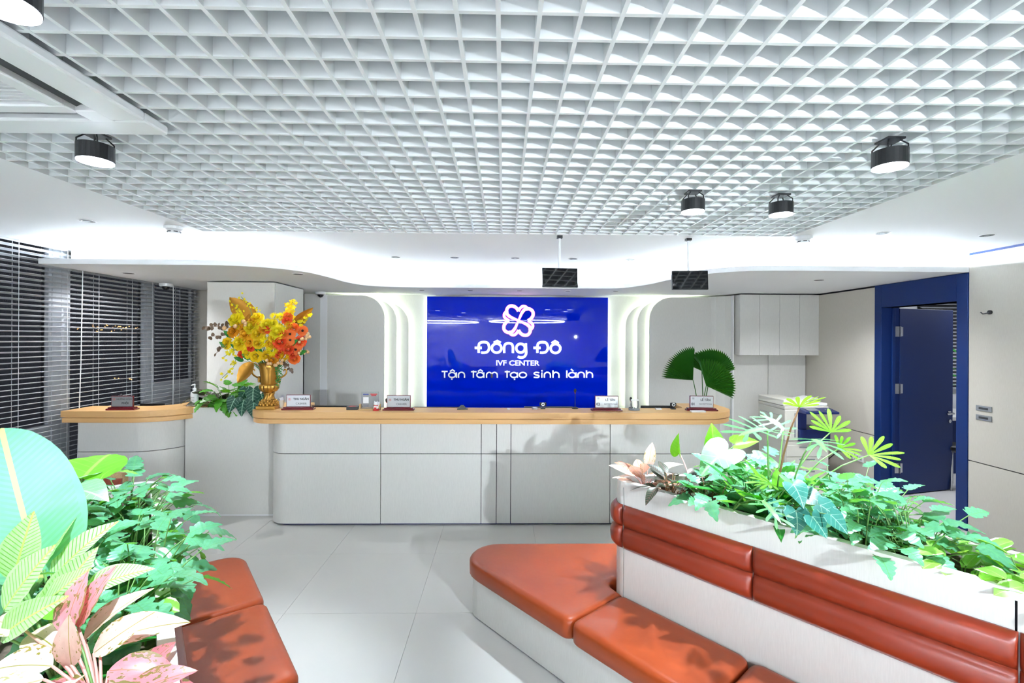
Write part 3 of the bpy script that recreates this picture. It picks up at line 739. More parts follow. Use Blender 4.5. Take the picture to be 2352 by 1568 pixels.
for i, (a, b) in enumerate(zip(sl, sl[1:])):
    last = i == 3
    pl = [xy(LP(a + .003, .43)), xy(LP(a + .003, .002)), xy(LP(b - .003, .002)), xy(LP(b - .003, .43))]
    if last: pl = [xy(LP(a + .003, .43)), xy(LP(a + .003, .002)), xy(LP(L1 + .005, .002)), xy(LP(L1 + .005, -.2)), xy(LP(b, -.2)), xy(LP(b, .43))]
    pl = ccw(rounded(pl, [.05, .05, .0, .0, .06, .13] if last else .05, 8))
    cushion(MB(), pl, .245, ZSEAT).build('seat_cushion', 'leather', il, smooth=True)
bl_ = ccw(rounded([xy(LP(.6, .37)), xy(LP(.6, .004)), xy(LP(L1 + .01, .004)), xy(LP(L1 + .01, -.2)), xy(LP(3.28, -.2)), xy(LP(3.28, .37))], [0, 0, 0, 0, 0, .1], 8))
MB().prism(bl_, .012, .246).build('bench_base', 'laminate', il)
MB().prism(offset(bl_, .012), 0, .013).build('kickboard', 'kick_blue', il)

# bench against the window, mostly behind the leaves
wb = thing('window_bench', 'leather bench back with bare plywood edge, by the window behind the leaves', 'bench', (-2.95, 3.2, 0))
MB().box(-3.5, -2.55, 3.22, 3.27, .3, .765).build('backrest_board', 'plywood', wb)
back_roll(MB(), dense((-3.5, 3.22), (-2.55, 3.22)), .40, .73, .05).build('back_cushion', 'leather_back', wb, smooth=True)
cushion(MB(), [(-3.5, 2.75), (-2.55, 2.75), (-2.55, 3.15), (-3.5, 3.15)], .245, .345).build('seat_cushion', 'leather', wb, smooth=True)
MB().box(-3.48, -2.57, 2.8, 3.26, 0, .30).build('bench_base', 'laminate', wb)

# ================================================================== LOGO AND LETTERING ON THE BLUE PANEL
YP = 6.553
SX = lambda zx, zy: at(980 + zx / 5.6, 680 + zy / 5.6, YP)     # 5.6x enlargement of the panel -> wall
def ribbon(mb, pts, wd, y0, y1, closed=False, k=0):
    """flat raised stroke on the wall: pts (x,z), width wd (one or per point), from y0 (front) to y1 (back)."""
    P = [Vector(p) for p in pts]; N = len(P); W_ = wd if isinstance(wd, (list, tuple)) else [wd] * N
    rings = []
    for i in range(N):
        a = P[i-1] if closed or i > 0 else P[i]; b = P[(i+1) % N] if closed or i < N-1 else P[i]
        t = (b - a).normalized(); nn = Vector((-t.y, t.x)) * W_[i] / 2
        l, r = P[i] + nn, P[i] - nn
        rings.append([(l.x, y0, l.y), (r.x, y0, r.y), (r.x, y1, r.y), (l.x, y1, l.y)])
    if closed: rings.append(rings[0])
    return mb.loft(rings, cap0=not closed, cap1=not closed, k=k)
def wpts(pts):
    o = []
    for zx, zy in pts: p = SX(zx, zy); o.append((p.x, p.z))
    return o
UNIT = (SX(100, 0) - SX(0, 0)).x / 100
def ell(cx, cy, rx, ry, a0=0, a1=360, n=24):
    return [(cx + rx * math.cos(R(a0 + (a1 - a0) * i / n)), cy + ry * math.sin(R(a0 + (a1 - a0) * i / n))) for i in range(n + 1)]
# four-heart flower: lit face over a pink edge
lg = thing('logo_sign', 'glowing pink and white flower logo of four hearts', 'sign', tuple(SX(1180, 315)))
big = [(0, 0), (-50, -22), (-105, -48), (-146, -86), (-150, -140), (-118, -182), (-68, -186), (-25, -160), (0, -122)]
small = [(0, -122), (22, -158), (52, -182), (88, -180), (112, -158), (122, -132)]
face, edge = MB(), MB()
for k in range(4):
    ca, sa = math.cos(R(90 * k)), math.sin(R(90 * k))
    for base_, w0 in ((big, 36), (small, 31)):
        pts = catmull(base_, 5); pts = [(1180 + x * ca - y * sa, 315 + x * sa + y * ca) for x, y in pts]
        n = len(pts); wd = [UNIT * w0 * (0.55 + .45 * min(1, i / (n * .3))) if base_ is big else UNIT * w0 for i in range(n)]
        yo = .0006 * k + (.0003 if base_ is small else 0)
        ribbon(face, wpts(pts), wd, YP - .034 + yo, YP - .026)
        ribbon(edge, wpts(pts), [q + UNIT * 9 for q in wd], YP - .026, YP - .004 - yo)
face.build('lit_face', 'logo_face', lg); edge.build('pink_edge', 'logo_edge', lg)
def word(name, label, strokes, wd, group=None, halo=False, ms=('letter_metal', 'halo'), cat='lettering'):
    """each letter an own part: strokes = list of letters, a letter = list of (points, smooth) strokes."""
    c = strokes[0][0][0][0]
    t = thing(name, label, cat, tuple(SX(*c)), group=group)
    for let in strokes:
        m, hm = MB(), MB()
        for i, (pts, sm) in enumerate(let):
            p = wpts(catmull(pts, 5) if sm else pts)
            ribbon(m, p, UNIT * wd, YP - .030 + .0004 * i, YP - .014)
            if halo: ribbon(hm, p, UNIT * (wd + 7), YP - .010, YP - .004)
        o = m.build('letter', ms[0], t)
        if halo: hm.build('halo_light', ms[1], o)
    return t
def D_(x): return [([(x+52, 728), (x+52, 640), (x+66, 604), (x+110, 590), (x+165, 602), (x+186, 660), (x+165, 712), (x+120, 726), (x+84, 724)], True), ([(x, 664), (x+92, 664)], False)]
def O_(cx, cy, rx, ry): return (ell(cx, cy, rx, ry), False)
def hat(cx, y, h, w_): return ([(cx - w_, y), (cx, y - h), (cx + w_, y)], False)
word('brand_letters', 'silver haloed letters Đông on the blue glass panel', [
    D_(618), [O_(900, 668, 62, 58), hat(908, 600, 26, 44)],
    [([(998, 730), (998, 648), (1018, 614), (1056, 604), (1092, 616), (1108, 650), (1108, 730)], True)],
    [O_(1208, 668, 56, 56), ([(1274, 606), (1278, 690), (1276, 746), (1248, 782), (1204, 788), (1170, 776)], True)]], 26, 'halo letters of the name', True)
word('brand_letters', 'silver haloed letters Đô on the blue glass panel', [D_(1372), [O_(1655, 672, 62, 58), hat(1650, 606, 30, 44)]], 26, 'halo letters of the name', True)
def T_(x0, x1, xs): return [([(x0, 966), (x1, 966)], False), ([(xs, 962), (xs, 1046)], False)]
def t_(xs, x1): return [([(xs, 955), (xs, 1046)], False), ([(xs - 30, 970), (x1, 970)], False)]
def a_(cx, xs, extra=()): return [O_(cx, 1011, 44, 32), ([(xs, 978), (xs, 1046)], False)] + list(extra)
def n_(x0, x1): return [([(x0, 1046), (x0, 1005), (x0 + 14, 984), ((x0+x1)/2, 977), (x1 - 14, 984), (x1, 1005), (x1, 1046)], True)]
def h_(x0, x1): return [([(x0, 952), (x0, 1046)], False), ([(x0, 1005), (x0 + 16, 984), ((x0+x1)/2, 977), (x1 - 14, 984), (x1, 1005), (x1, 1046)], True)]
def dot(cx, cy): return ([(cx - 9, cy), (cx + 9, cy)], False)
gs_ = 'metal letters of the slogan'
word('slogan_letters', 'silver slogan word Tận on the blue panel', [T_(196, 272, 234), a_(330, 384, (hat(334, 966, 22, 32), dot(326, 1064))), n_(412, 488)], 17, gs_)
word('slogan_letters', 'silver slogan word tâm on the blue panel', [t_(602, 642), a_(690, 736, (hat(692, 966, 22, 32),)), n_(772, 838), n_(838, 908)], 17, gs_)
word('slogan_letters', 'silver slogan word tạo on the blue panel', [t_(1034, 1072), a_(1122, 1166, (dot(1130, 1066),)), [O_(1236, 1011, 46, 33)]], 17, gs_)
word('slogan_letters', 'silver slogan word sinh on the blue panel', [[([(1448, 982), (1400, 978), (1380, 994), (1402, 1008), (1432, 1014), (1444, 1030), (1424, 1043), (1376, 1040)], True)], [([(1480, 980), (1480, 1046)], False), dot(1480, 958)], n_(1512, 1588), h_(1622, 1698)], 17, gs_)
word('slogan_letters', 'brightly shining slogan word lành on the blue panel', [[([(1800, 952), (1800, 1046)], False)], a_(1868, 1918, (([(1852, 936), (1884, 962)], False),)), n_(1944, 2022), h_(2052, 2128)], 17, gs_, ms=('letter_lit', 'halo'))
p = SX(1168, 862)
iv = thing('center_letters', 'white letters IVF CENTER under the name', 'lettering', tuple(p))
text('IVF CENTER', .098, UP @ Matrix.Translation((0, 0, .012)), 'letter_lit', 'lettering', iv, .010, .0025, sx=1.16)

# ================================================================== THINGS ON THE COUNTER
def plate(px, py, Y, label, lines, group, yaw=0, wd=.215, ht=.112, dim=False):
    p = at(px, py, Y)
    t = local(thing('name_plate', label, 'sign', (p.x, Y, ZW), R(yaw), group))
    MB().prism([(-wd*.66, -.035), (wd*.66, -.035), (wd*.66, .035), (-wd*.66, .035)], 0, .014).build('base_board', 'maroon', t, bevel=.003)
    MB().prism([(-wd*.60, -.026), (wd*.60, -.026), (wd*.60, .026), (-wd*.60, .026)], .014, .026).build('base_step', 'maroon', t, bevel=.003)
    MB().box(-wd/2, wd/2, -.008, .008, .026, .026 + ht).build('backing_board', 'maroon', t, bevel=.002)
    MB().box(-wd/2 + .005, wd/2 - .005, -.0095, -.008, .031, .021 + ht).build('metal_plate', 'plate' if not dim else 'grey', t)
    for body, x, z, size, m, bold in lines:
        text(body, size, Matrix.Translation((x, -.0102, .026 + z)) @ UP, m, 'lettering', t, .0004, bold)
    if lines[0][0].startswith('LÊ'):          # the tilde that makes it LỄ
        tm = MB(); tm.tube([(.0165 + .0016 * i, -.0103, .026 + .0945 + .0016 * math.sin(i * 1.25)) for i in range(-4, 5)], .0009, 4); tm.build('lettering', 'ink', t)
    lm = MB()                                 # small four-petal emblem
    ex, ez = (-wd*.36, .070 if wd < .2 or len(lines) < 3 else .088)
    for k in range(4):
        a = R(45 + 90 * k); q = [(ex + .0065 * math.cos(a) + .005 * math.cos(R(i * 45)), -.0100, ez + .026 - .0 + .0065 * math.sin(a) + .005 * math.sin(R(i * 45))) for i in range(9)]
        lm.tube(q, .0009, 4)
    lm.build('emblem', 'ink_red' if len(lines) < 3 else 'ink_grey', t)
    return t
gpl = 'maroon name plates standing on the counters'
plate(282, 925, 4.33, 'maroon name plate reading HƯỚNG DẪN PHÔI at the window counter', [('HƯỚNG DẪN', .018, .070, .0205, 'ink', .0002), ('PHÔI', .026, .034, .025, 'ink', .0008)], gpl, 4, .185, .100, dim=True)
plate(686, 925, 4.36, 'maroon name plate THU NGÂN CASHIER beside the gold urn', [('THU NGÂN', .024, .072, .0262, 'ink', .0008), ('CASHIER', .026, .030, .025, 'ink', .0)], gpl, 3)
plate(916, 928, 4.34, 'maroon name plate THU NGÂN CASHIER beside the lucky cat stand', [('THU NGÂN', .024, .072, .0262, 'ink', .0008), ('CASHIER', .026, .030, .025, 'ink', .0)], gpl, 0)
plate(1393, 928, 4.34, 'maroon name plate numbered 02 LỄ TÂN RECEPTION', [('LÊ TÂN', .034, .074, .0275, 'ink', .0008), ('RECEPTION', .034, .034, .0215, 'ink_grey', .0003), ('02', -.078, .034, .033, 'ink', .0012)], gpl, -2)
plate(1611, 926, 4.36, 'maroon name plate numbered 01 LỄ TÂN RECEPTION at the right counter end', [('LÊ TÂN', .034, .074, .0275, 'ink', .0008), ('RECEPTION', .034, .034, .0215, 'ink_grey', .0003), ('01', -.078, .034, .033, 'ink', .0012)], gpl, -4)

# acrylic notice stand (its square code is left blank) and the waving cat
p = at(850, 925, 4.36); t = thing('notice_stand', 'clear acrylic notice in a light wooden holder', 'stand', (p.x, 4.36, ZW))
X0 = p.x
MB().box(X0 - .095, X0 + .095, 4.335, 4.385, ZW, ZW + .012).build('holder_base', 'plywood', t, bevel=.002)
for s in (-1, 1): MB().box(X0 + s*.088 - .008, X0 + s*.088 + .008, 4.345, 4.378, ZW + .012, ZW + .055).build('holder_post', 'plywood', t, bevel=.003)
MB().box(X0 - .078, X0 + .078, 4.358, 4.364, ZW + .012, ZW + .165).build('acrylic_sheet', 'acrylic', t)
MB().box(X0 - .062, X0 - .012, 4.3565, 4.3578, ZW + .060, ZW + .118).build('blank_panel', 'white_plastic', t)
for i, (bx, z0, wd) in enumerate(((-.038, .142, .05), (-.036, .044, .042), (-.036, .034, .036))):
    MB().box(X0 + bx - wd/2, X0 + bx + wd/2, 4.3565, 4.3578, ZW + z0 - .004, ZW + z0 + .004).build('printed_line', 'ink_blue' if i == 0 else 'ink_grey', t)
for z0, wd in ((.144, .062), (.131, .045)):
    MB().box(X0 + .034 - wd/2, X0 + .034 + wd/2, 4.3565, 4.3578, ZW + z0 - .004, ZW + z0 + .004).build('printed_line', 'ink_red', t)
p = at(863, 930, 4.32); q = (p.x + .004, 4.315, ZW); k = thing('cat_figurine', 'small white and red waving lucky cat', 'figurine', q)
MB().lathe([(.026, 0), (.028, .004), (.028, .012), (.022, .016)], q, 18).build('red_cushion', 'ink_red', k)
MB().lathe([(.012, .014), (.022, .020), (.024, .032), (.018, .046), (.010, .052)], q, 16).build('body', 'white_plastic', k, smooth=True)
MB().ball((q[0], q[1], q[2] + .062), .0205, 14, 8, .9).build('head', 'white_plastic', k, smooth=True)
for s in (-1, 1): MB().lathe([(.006, 0), (.001, .013)], (q[0] + s * .012, q[1], q[2] + .076), 8).build('ear', 'white_plastic', k)
MB().tube([(q[0] + .018, q[1], q[2] + .04), (q[0] + .027, q[1] - .002, q[2] + .055), (q[0] + .026, q[1] - .004, q[2] + .08)], [.006, .006, .007], 8).build('raised_paw', 'white_plastic', k, smooth=True)
MB().tube([(q[0] + .019 * math.cos(a), q[1] + .019 * math.sin(a), q[2] + .046) for a in [2 * math.pi * i / 12 for i in range(13)]], .003, 5).build('collar', 'ink_red', k)
MB().box(q[0] - .010, q[0] + .010, q[1] - .027, q[1] - .022, q[2] + .018, q[2] + .032).build('chest_plaque', 'ink_red', k)

def goose(px, py_top, Y, label, lean=0.0, z0=ZW):
    p = at(px, py_top, Y); b = (p.x - lean, Y, z0)
    t = thing('gooseneck_microphone', label, 'microphone', b, group='desk microphones behind the counter')
    MB().lathe([(.03, 0), (.03, .010), (.012, .016)], b, 16).build('base', 'black', t)
    MB().tube([(b[0], Y, z0 + .012), (b[0] + lean * .3, Y, z0 + (p.z - z0) * .5), (p.x, Y, p.z - .03)], .0035, 6).build('neck', 'dark_grey', t)
    MB().lathe([(.004, -.036), (.0105, -.028), (.0125, -.012), (.009, 0), (.002, .003)], (p.x, Y, p.z), 12).build('foam_tip', 'black', t, smooth=True)
    MB().lathe([(.0065, -.041), (.0065, -.036)], (p.x, Y, p.z), 10).build('red_ring', 'ink_red', t)
goose(1321, 893, 4.46, 'tall gooseneck microphone in front of the blue panel')
goose(1449, 912, 4.47, 'short microphone behind the grey pen holder', -.01)
goose(888, 915, 4.47, 'leaning microphone behind the second cashier plate', -.05)
goose(362 * 0 + 278, 905, 4.50, 'thin microphone behind the guidance name plate', -.01)

def monitor(px0, px1, py, Y, label, back='black'):
    a, b = at(px0, py, Y), at(px1, py, Y); cx = (a.x + b.x) / 2; wd = b.x - a.x
    t = thing('desk_monitor', label, 'monitor', (cx, Y, .745), group='desk monitors behind the counter')
    MB().box(a.x, b.x, Y - .015, Y + .012, a.z - .30, a.z).build('casing', back, t, bevel=.004)
    MB().box(a.x + .012, b.x - .012, Y + .012, Y + .014, a.z - .285, a.z - .014).build('screen', 'screen', t)
    MB().box(cx - .03, cx + .03, Y - .02, Y, .76, a.z - .2).build('neck', back, t)
    MB().box(cx - .11, cx + .11, Y - .09, Y + .09, .745, .757).build('foot', back, t, bevel=.004)
monitor(712, 832, 931, 4.80, 'black monitor top behind the first cashier plate')
monitor(950, 1066, 934, 4.80, 'black monitor top left of the blue panel foot')
monitor(1204, 1316, 933, 4.80, 'grey blue monitor top behind the webcam', 'dark_grey')
monitor(1472, 1584, 931, 4.80, 'black monitor top behind the rightmost name plate')
p = at(320, 934, 4.56)
t = thing('desk_monitor', 'black monitor edge behind the window counter', 'monitor', (p.x, 4.72, .72), group='desk monitors behind the counter')
MB().box(p.x - .10, p.x + .13, 4.70, 4.72, .75, p.z + .01).build('casing', 'black', t, bevel=.003)
MB().box(p.x - .06, p.x + .09, 4.66, 4.80, .72, .75).build('foot', 'black', t, bevel=.003)
gd = thing('guidance_desk', 'low work desk behind the window counter', 'desk', (-3.4, 4.9, 0))
MB().box(-3.75, -3.02, 4.62, 5.05, .69, .72).build('desk_top', 'laminate', gd)
for x in (-3.75, -3.05): MB().box(x, x + .03, 4.64, 5.03, 0, .69).build('side_panel', 'laminate', gd)

def webcam(px, py, Y, label, wd=.03):
    p = at(px, py, Y); t = thing('webcam', label, 'webcam', (p.x, Y, ZW), group='webcams on the counter')
    MB().box(p.x - .022, p.x + .022, Y - .018, Y + .018, ZW, ZW + .012).build('clip', 'black', t, bevel=.003)
    MB().box(p.x - .006, p.x + .006, Y - .006, Y + .006, ZW + .012, ZW + .030).build('neck', 'black', t)
    MB().box(p.x - wd, p.x + wd, Y - .014, Y + .012, ZW + .028, ZW + .062).build('body', 'black', t, bevel=.008)
    m = MB(); m.tube([(p.x, Y - .013, ZW + .045), (p.x, Y - .017, ZW + .045)], .016, 16); m.build('lens_ring', 'white_plastic', t)
    m = MB(); m.tube([(p.x, Y - .016, ZW + .045), (p.x, Y - .019, ZW + .045)], .009, 12); m.build('lens', 'screen', t)
webcam(1247, 932, 4.44, 'black webcam with white ring before the blue panel', .032)
webcam(1546, 936, 4.44, 'black webcam with white ring left of the reception plate 01', .028)
def slab(px, py, Y, label, nm, cat, wx, wy, hz, m, m2=None, yaw=0):
    p = at(px, py, Y); t = local(thing(nm, label, cat, (p.x, Y, ZW), R(yaw)))
    MB().box(-wx/2, wx/2, -wy/2, wy/2, 0, hz).build('body', m, t, bevel=min(.003, hz*.3))
    if m2: MB().box(-wx*.3, wx*.3, -wy*.3, wy*.3, hz, hz + .001).build('top_label', m2, t)
    return t
slab(1603, 944, 4.27, 'white booklet lying in front of the reception plate 01', 'booklet', 'booklet', .13, .05, .014, 'white_plastic', yaw=-3)
slab(1512, 940, 4.42, 'small white card reader beside the right webcam', 'card_reader', 'device', .055, .04, .014, 'white_plastic', 'grey')
slab(1228, 938, 4.43, 'pale green note pad beside the left webcam', 'note_pad', 'note pad', .055, .05, .016, 'acrylic', 'white_plastic')
slab(1168, 941, 4.40, 'tiny white paper slip on the counter before the blue panel', 'paper_slip', 'paper', .022, .03, .012, 'white_plastic', yaw=25)
t = slab(810, 939, 4.38, 'dark box with red mark beside the notice stand', 'payment_box', 'device', .10, .06, .030, 'dark_grey', 'ink_red', 4)
# wedge-shaped dark document rest
p = at(1062, 941, 4.42); t = local(thing('document_rest', 'dark wedge-shaped rest on the counter left of the blue panel', 'stand', (p.x, 4.42, ZW), R(8)))
MB().add([(-.045,-.03,0),(.045,-.03,0),(.045,.03,0),(-.045,.03,0),(-.012,-.03,.034),(.012,.03,.034),(-.012,.03,.034),(.012,-.03,.034)], [(0,3,2,1),(0,1,7,4),(1,2,5,7),(2,3,6,5),(3,0,4,6),(4,7,5,6)]).build('wedge', 'dark_grey', t)
MB().box(-.05, .05, -.034, -.030, 0, .010).build('lip', 'black', t)
# grey desk pen holder with two loops
p = at(1457, 932, 4.38); q = (p.x, 4.38, ZW); t = thing('pen_holder', 'grey pen holder with white upright between the reception plates', 'pen holder', q)
MB().lathe([(.050, 0), (.052, .006), (.048, .016), (.02, .018)], q, 20).build('base', 'grey', t)
MB().box(q[0]-.034, q[0]+.040, q[1]-.012, q[1]+.012, ZW+.086, ZW+.100).build('top_bar', 'white_plastic', t, bevel=.006)
for s in (-1, 1):
    MB().tube([(q[0]+s*.030+.003, q[1], ZW+.016), (q[0]+s*.036+.003, q[1], ZW+.05), (q[0]+s*.031+.003, q[1], ZW+.092)], .006, 8).build('upright', 'grey', t, smooth=True)
MB().tube([(q[0]-.012, q[1]-.014, ZW+.018), (q[0]-.02, q[1]-.016, ZW+.085)], .004, 6).build('pen', 'white_plastic', t)
# sanitiser pump bottle and paper cup
p = at(447, 926, 4.60); q = (p.x, 4.60, ZW); t = thing('pump_bottle', 'white sanitiser pump bottle at the window counter end', 'bottle', q)
MB().lathe([(.030, 0), (.033, .004), (.033, .118), (.030, .130), (.014, .142), (.013, .150)], q, 20).build('bottle', 'white_plastic', t, smooth=False)
MB().lathe([(.016, .148), (.016, .166), (.006, .170), (.005, .196)], q, 14).build('pump_collar', 'white_plastic', t)
MB().tube([(q[0], q[1], ZW + .196), (q[0] - .001, q[1], ZW + .205), (q[0] - .012, q[1] - .032, ZW + .198)], [.009, .008, .004], 8).build('nozzle', 'white_plastic', t)
for z0 in (.05, .066, .082): MB().box(q[0]-.018, q[0]+.018, q[1]-.0345, q[1]-.0325, ZW+z0, ZW+z0+.004).build('printed_line', 'ink_grey', t)
p = at(645, 928, 4.47); q = (p.x, 4.47, ZW); t = thing('paper_cup', 'cream cup of small cards behind the gold urn', 'cup', q)
MB().lathe([(.024, 0), (.033, .074), (.030, .074), (.022, .01)], q, 16).build('cup', 'cream_plastic', t)
MB().obox((q[0] + .008, q[1], ZW + .075), (.018, 0, .004), (0, .002, 0), (-.006, 0, .022)).build('card', 'white_plastic', t)
MB().obox((q[0] - .004, q[1] + .008, ZW + .070), (.02, 0, 0), (0, .002, 0), (.002, 0, .02)).build('card', 'ink', t)

# ================================================================== LEAVES
def leaf_mesh(name, E_, M_, m, fold=.15, droop=.25, wave=0.0, wn=6, cols=2, curl=0.0):
    """unit leaf along +Y: E_ outline points of one side from stalk to tip, M_ matching midrib positions."""
    mb = MB(); mb.uv = []; n = len(E_); wmax = max(e[0] for e in E_)
    fr = [i / cols for i in range(-cols, cols + 1)]
    for i, ((ex, ey), my) in enumerate(zip(E_, M_)):
        for t in fr:
            a = abs(t); x = ex * t; y = my + (ey - my) * a
            z = fold * abs(x) - droop * max(0, y) ** 2 - curl * (x / wmax) ** 2 * .12 + wave * math.sin(wn * y * 6.283 + (0 if t > 0 else 1)) * a
            mb.v.append((x, y, z)); mb.uv.append((.5 + .5 * x / wmax, max(0, min(1, y))))
    k = len(fr)
    for i in range(n - 1):
        for j in range(k - 1):
            a = i * k + j; mb.f.append((a, a + 1, a + k + 1, a + k)); mb.mi.append(0)
    return mb.mesh(name, m, True)
HEART = ([(0, 0), (.10, -.13), (.27, -.20), (.41, -.13), (.48, .04), (.46, .24), (.39, .44), (.27, .64), (.12, .85), (0, 1)], [0, 0, .01, .06, .14, .28, .47, .67, .86, 1])
LANCE = ([(.012, 0), (.09, .06), (.17, .2), (.205, .38), (.19, .56), (.13, .75), (.06, .9), (0, 1)], [0, .06, .2, .38, .56, .75, .9, 1])
STRAP = ([(.02, 0), (.06, .2), (.085, .45), (.085, .65), (.06, .85), (0, 1)], [0, .2, .45, .65, .85, 1])
PADDLE = ([(.02, 0), (.15, .05), (.25, .18), (.30, .38), (.29, .58), (.24, .78), (.13, .94), (0, 1)], [0, .06, .18, .38, .58, .78, .94, 1])
OVAL = ([(.02, 0), (.24, .1), (.38, .32), (.38, .6), (.24, .86), (0, 1)], [0, .1, .32, .6, .86, 1])
def smooth(o, n=2):                          # finer, rounder outline
    c = catmull([(a[0], a[1], m_) for a, m_ in zip(*o)], n); return ([(max(0, p[0]), p[1]) for p in c], [p[2] for p in c])
HEART, LANCE, PADDLE = smooth(HEART), smooth(LANCE), smooth(PADDLE, 3)
def lobes(nl, depth, wmax, base=.12, n=24):  # rounded lobes with narrow notches, oak-like
    E_, M_ = [], []
    for i in range(n + 1):
        t = i / n; env = wmax * (math.sin(math.pi * min(1, .07 + .93 * t) ** .62)) ** .75
        sc = abs(math.sin(math.pi * nl * (t ** .9) + .35)) ** .55
        E_.append((0 if i == n else max(.015 if i == 0 else 0, env * (1 - depth + depth * sc))if i else .02, t - base * math.sin(math.pi * min(1, t * 2.2)) * (1 if t < .45 else 0) * (1 - t / .45 if t < .45 else 0))); M_.append(t)
    return E_, M_
XAN, XAN2 = lobes(4.5, .42, .34), lobes(3.5, .5, .38)
def lobed_mesh(name, m, n=5, ln=.62, wd=.09, droop=.2, fold=.12):     # deep fingers either side of a narrow blade
    mb = MB(); mb.uv = []
    def P(x, y): return (x, y, fold * abs(x) - droop * (max(0, y) ** 2 + x * x * .6))
    def quadstrip(pts):
        b = len(mb.v)
        for l, r in pts:
            for q in (l, r): mb.v.append(P(*q)); mb.uv.append((.5 + .4 * q[0] / ln, max(0, min(1, q[1]))))
        for i in range(len(pts) - 1): mb.f.append((b+2*i, b+2*i+1, b+2*i+3, b+2*i+2)); mb.mi.append(0)
    quadstrip([((-.05, -.02), (.05, -.02)), ((-.11, .2), (.11, .2)), ((-.10, .5), (.10, .5)), ((-.07, .75), (.07, .75)), ((-.004, 1), (.004, 1))])
    for s in (-1, 1):
        for k in range(n):
            y0 = -.02 + .74 * k / (n - 1); a = R(-28 + 86 * k / (n - 1)); L_ = ln * (1 - .35 * abs(k - 1.2) / n)
            d = Vector((s * math.cos(a), math.sin(a))); nn = Vector((-d.y, d.x)) ; o = Vector((s * .03, y0 + .03)); pts = []
            for t, w_ in ((0, .75), (.35, .7), (.7, 1.0), (.9, .7), (1, .08)):
                c = o + d * L_ * t + Vector((0, .06 * t * t)); pts.append((tuple(c - nn * wd * .5 * w_), tuple(c + nn * wd * .5 * w_)))
            quadstrip(pts)
    return mb.mesh(name, m, True)
def fan_mesh(name, m, n=26, spread=210):
    mb = MB(); mb.uv = []
    mb.v.append((0, 0, 0)); mb.uv.append((.5, 0))
    for i in range(2 * n + 1):
        a = R(90 - spread/2 + spread * i / (2*n)); up = i % 2
        for rr_ in (.55, .98 if not up else .86):
            mb.v.append((rr_ * math.cos(a), rr_ * math.sin(a), (.085 if up else -.03) * rr_ + .10 * rr_ * rr_ - .12 * math.cos(a) ** 2 * rr_)); mb.uv.append((i % 2, rr_))
    for i in range(2 * n):
        a, b = 1 + 2*i, 3 + 2*i; mb.f += [(0, a, b), (a, a+1, b+1, b)]; mb.mi += [0, 0]
    return mb.mesh(name, m)
LM = {}
def variants(key, fn, k=3): LM[key] = [fn(i) for i in range(k)]
for key, m in (('xanadu', 'leaf_xanadu'), ('fatsia', 'leaf_fatsia')):
    variants(key, lambda i, m=m: leaf_mesh('leaf', *(XAN, XAN2, XAN)[i], m, fold=(.25, .1, -.05)[i], droop=(.25, .45, .6)[i], wave=.012, cols=1))
variants('selloum', lambda i: lobed_mesh('leaf', 'leaf_selloum', 5, (.6, .66, .55)[i], .10, (.12, .3, .45)[i], (.2, .1, 0)[i]))
def palmate_mesh(name, m, angs, wd=.13, droop=.2, cup=.25):
    mb = MB(); mb.uv = []
    for k, a_ in enumerate(angs):
        L_ = (1.0 - .35 * (abs(a_) / 90) ** 1.5) * (.86 if k % 2 else 1); d = Vector((math.sin(R(a_)), math.cos(R(a_)))); nn = Vector((d.y, -d.x)); b = len(mb.v)
        for t, w_ in ((0, .25), (.3, .55), (.6, .95), (.82, 1.0), (.95, .6), (1.0, .1)):
            for sd in (-1, 1):
                q = d * L_ * t + nn * wd * .5 * w_ * sd
                mb.v.append((q.x, q.y, cup * abs(q.x) - droop * (q.y * q.y + q.x * q.x) + .015 * (k % 2))); mb.uv.append((.5 + .3 * sd, t))
        for j in range(5): q = b + 2 * j; mb.f.append((q, q + 1, q + 3, q + 2)); mb.mi.append(0)
    return mb.mesh(name, m, True)
variants('lobed_lime', lambda i: palmate_mesh('leaf', 'leaf_lime', (-82, -60, -38, -16, 8, 30, 52, 76)), 1)
variants('heart', lambda i: leaf_mesh('leaf', *HEART, 'leaf_heart', .12, (.1, .3, .4)[i], .006))
variants('heart_lime', lambda i: leaf_mesh('leaf', *HEART, 'leaf_lime', (.3, .5)[i], .15, .008), 2)
variants('velvet', lambda i: leaf_mesh('leaf', *HEART, 'leaf_velvet', .1, (.2, .4)[i], .004), 2)
variants('anthurium', lambda i: leaf_mesh('leaf', *HEART, 'leaf_anthurium', .08, (.2, .35)[i], .004), 2)
variants('pink', lambda i: leaf_mesh('leaf', *LANCE, ('leaf_pink', 'leaf_pink', 'leaf_rose')[i], (.3, .5, .35)[i], (.15, .4, .3)[i], .006))
variants('calathea', lambda i: leaf_mesh('leaf', *LANCE, 'leaf_calathea', (.3, .5, .2)[i], (.12, .3, .5)[i], .006))
variants('variegated', lambda i: leaf_mesh('leaf', *OVAL, 'leaf_variegated', (.3, .1)[i], (.2, .5)[i], .012), 2)
variants('purple', lambda i: leaf_mesh('leaf', *LANCE, 'leaf_purple', (.2, .35)[i], (.2, .5)[i], .006), 2)
variants('strap', lambda i: leaf_mesh('leaf', *STRAP, ('leaf_selloum', 'leaf_deep')[i], .4, (.25, .5)[i], .006), 2)
variants('banana', lambda i: leaf_mesh('leaf', *PADDLE, ('leaf_banana', 'leaf_deep')[i], .14, .12, .008, 9), 2)
variants('deep', lambda i: leaf_mesh('leaf', *LANCE, 'leaf_deep', .2, .3, .006), 1)
LM['fan'] = [fan_mesh('frond', 'leaf_palm', 24, s) for s in (88, 130, 120)]

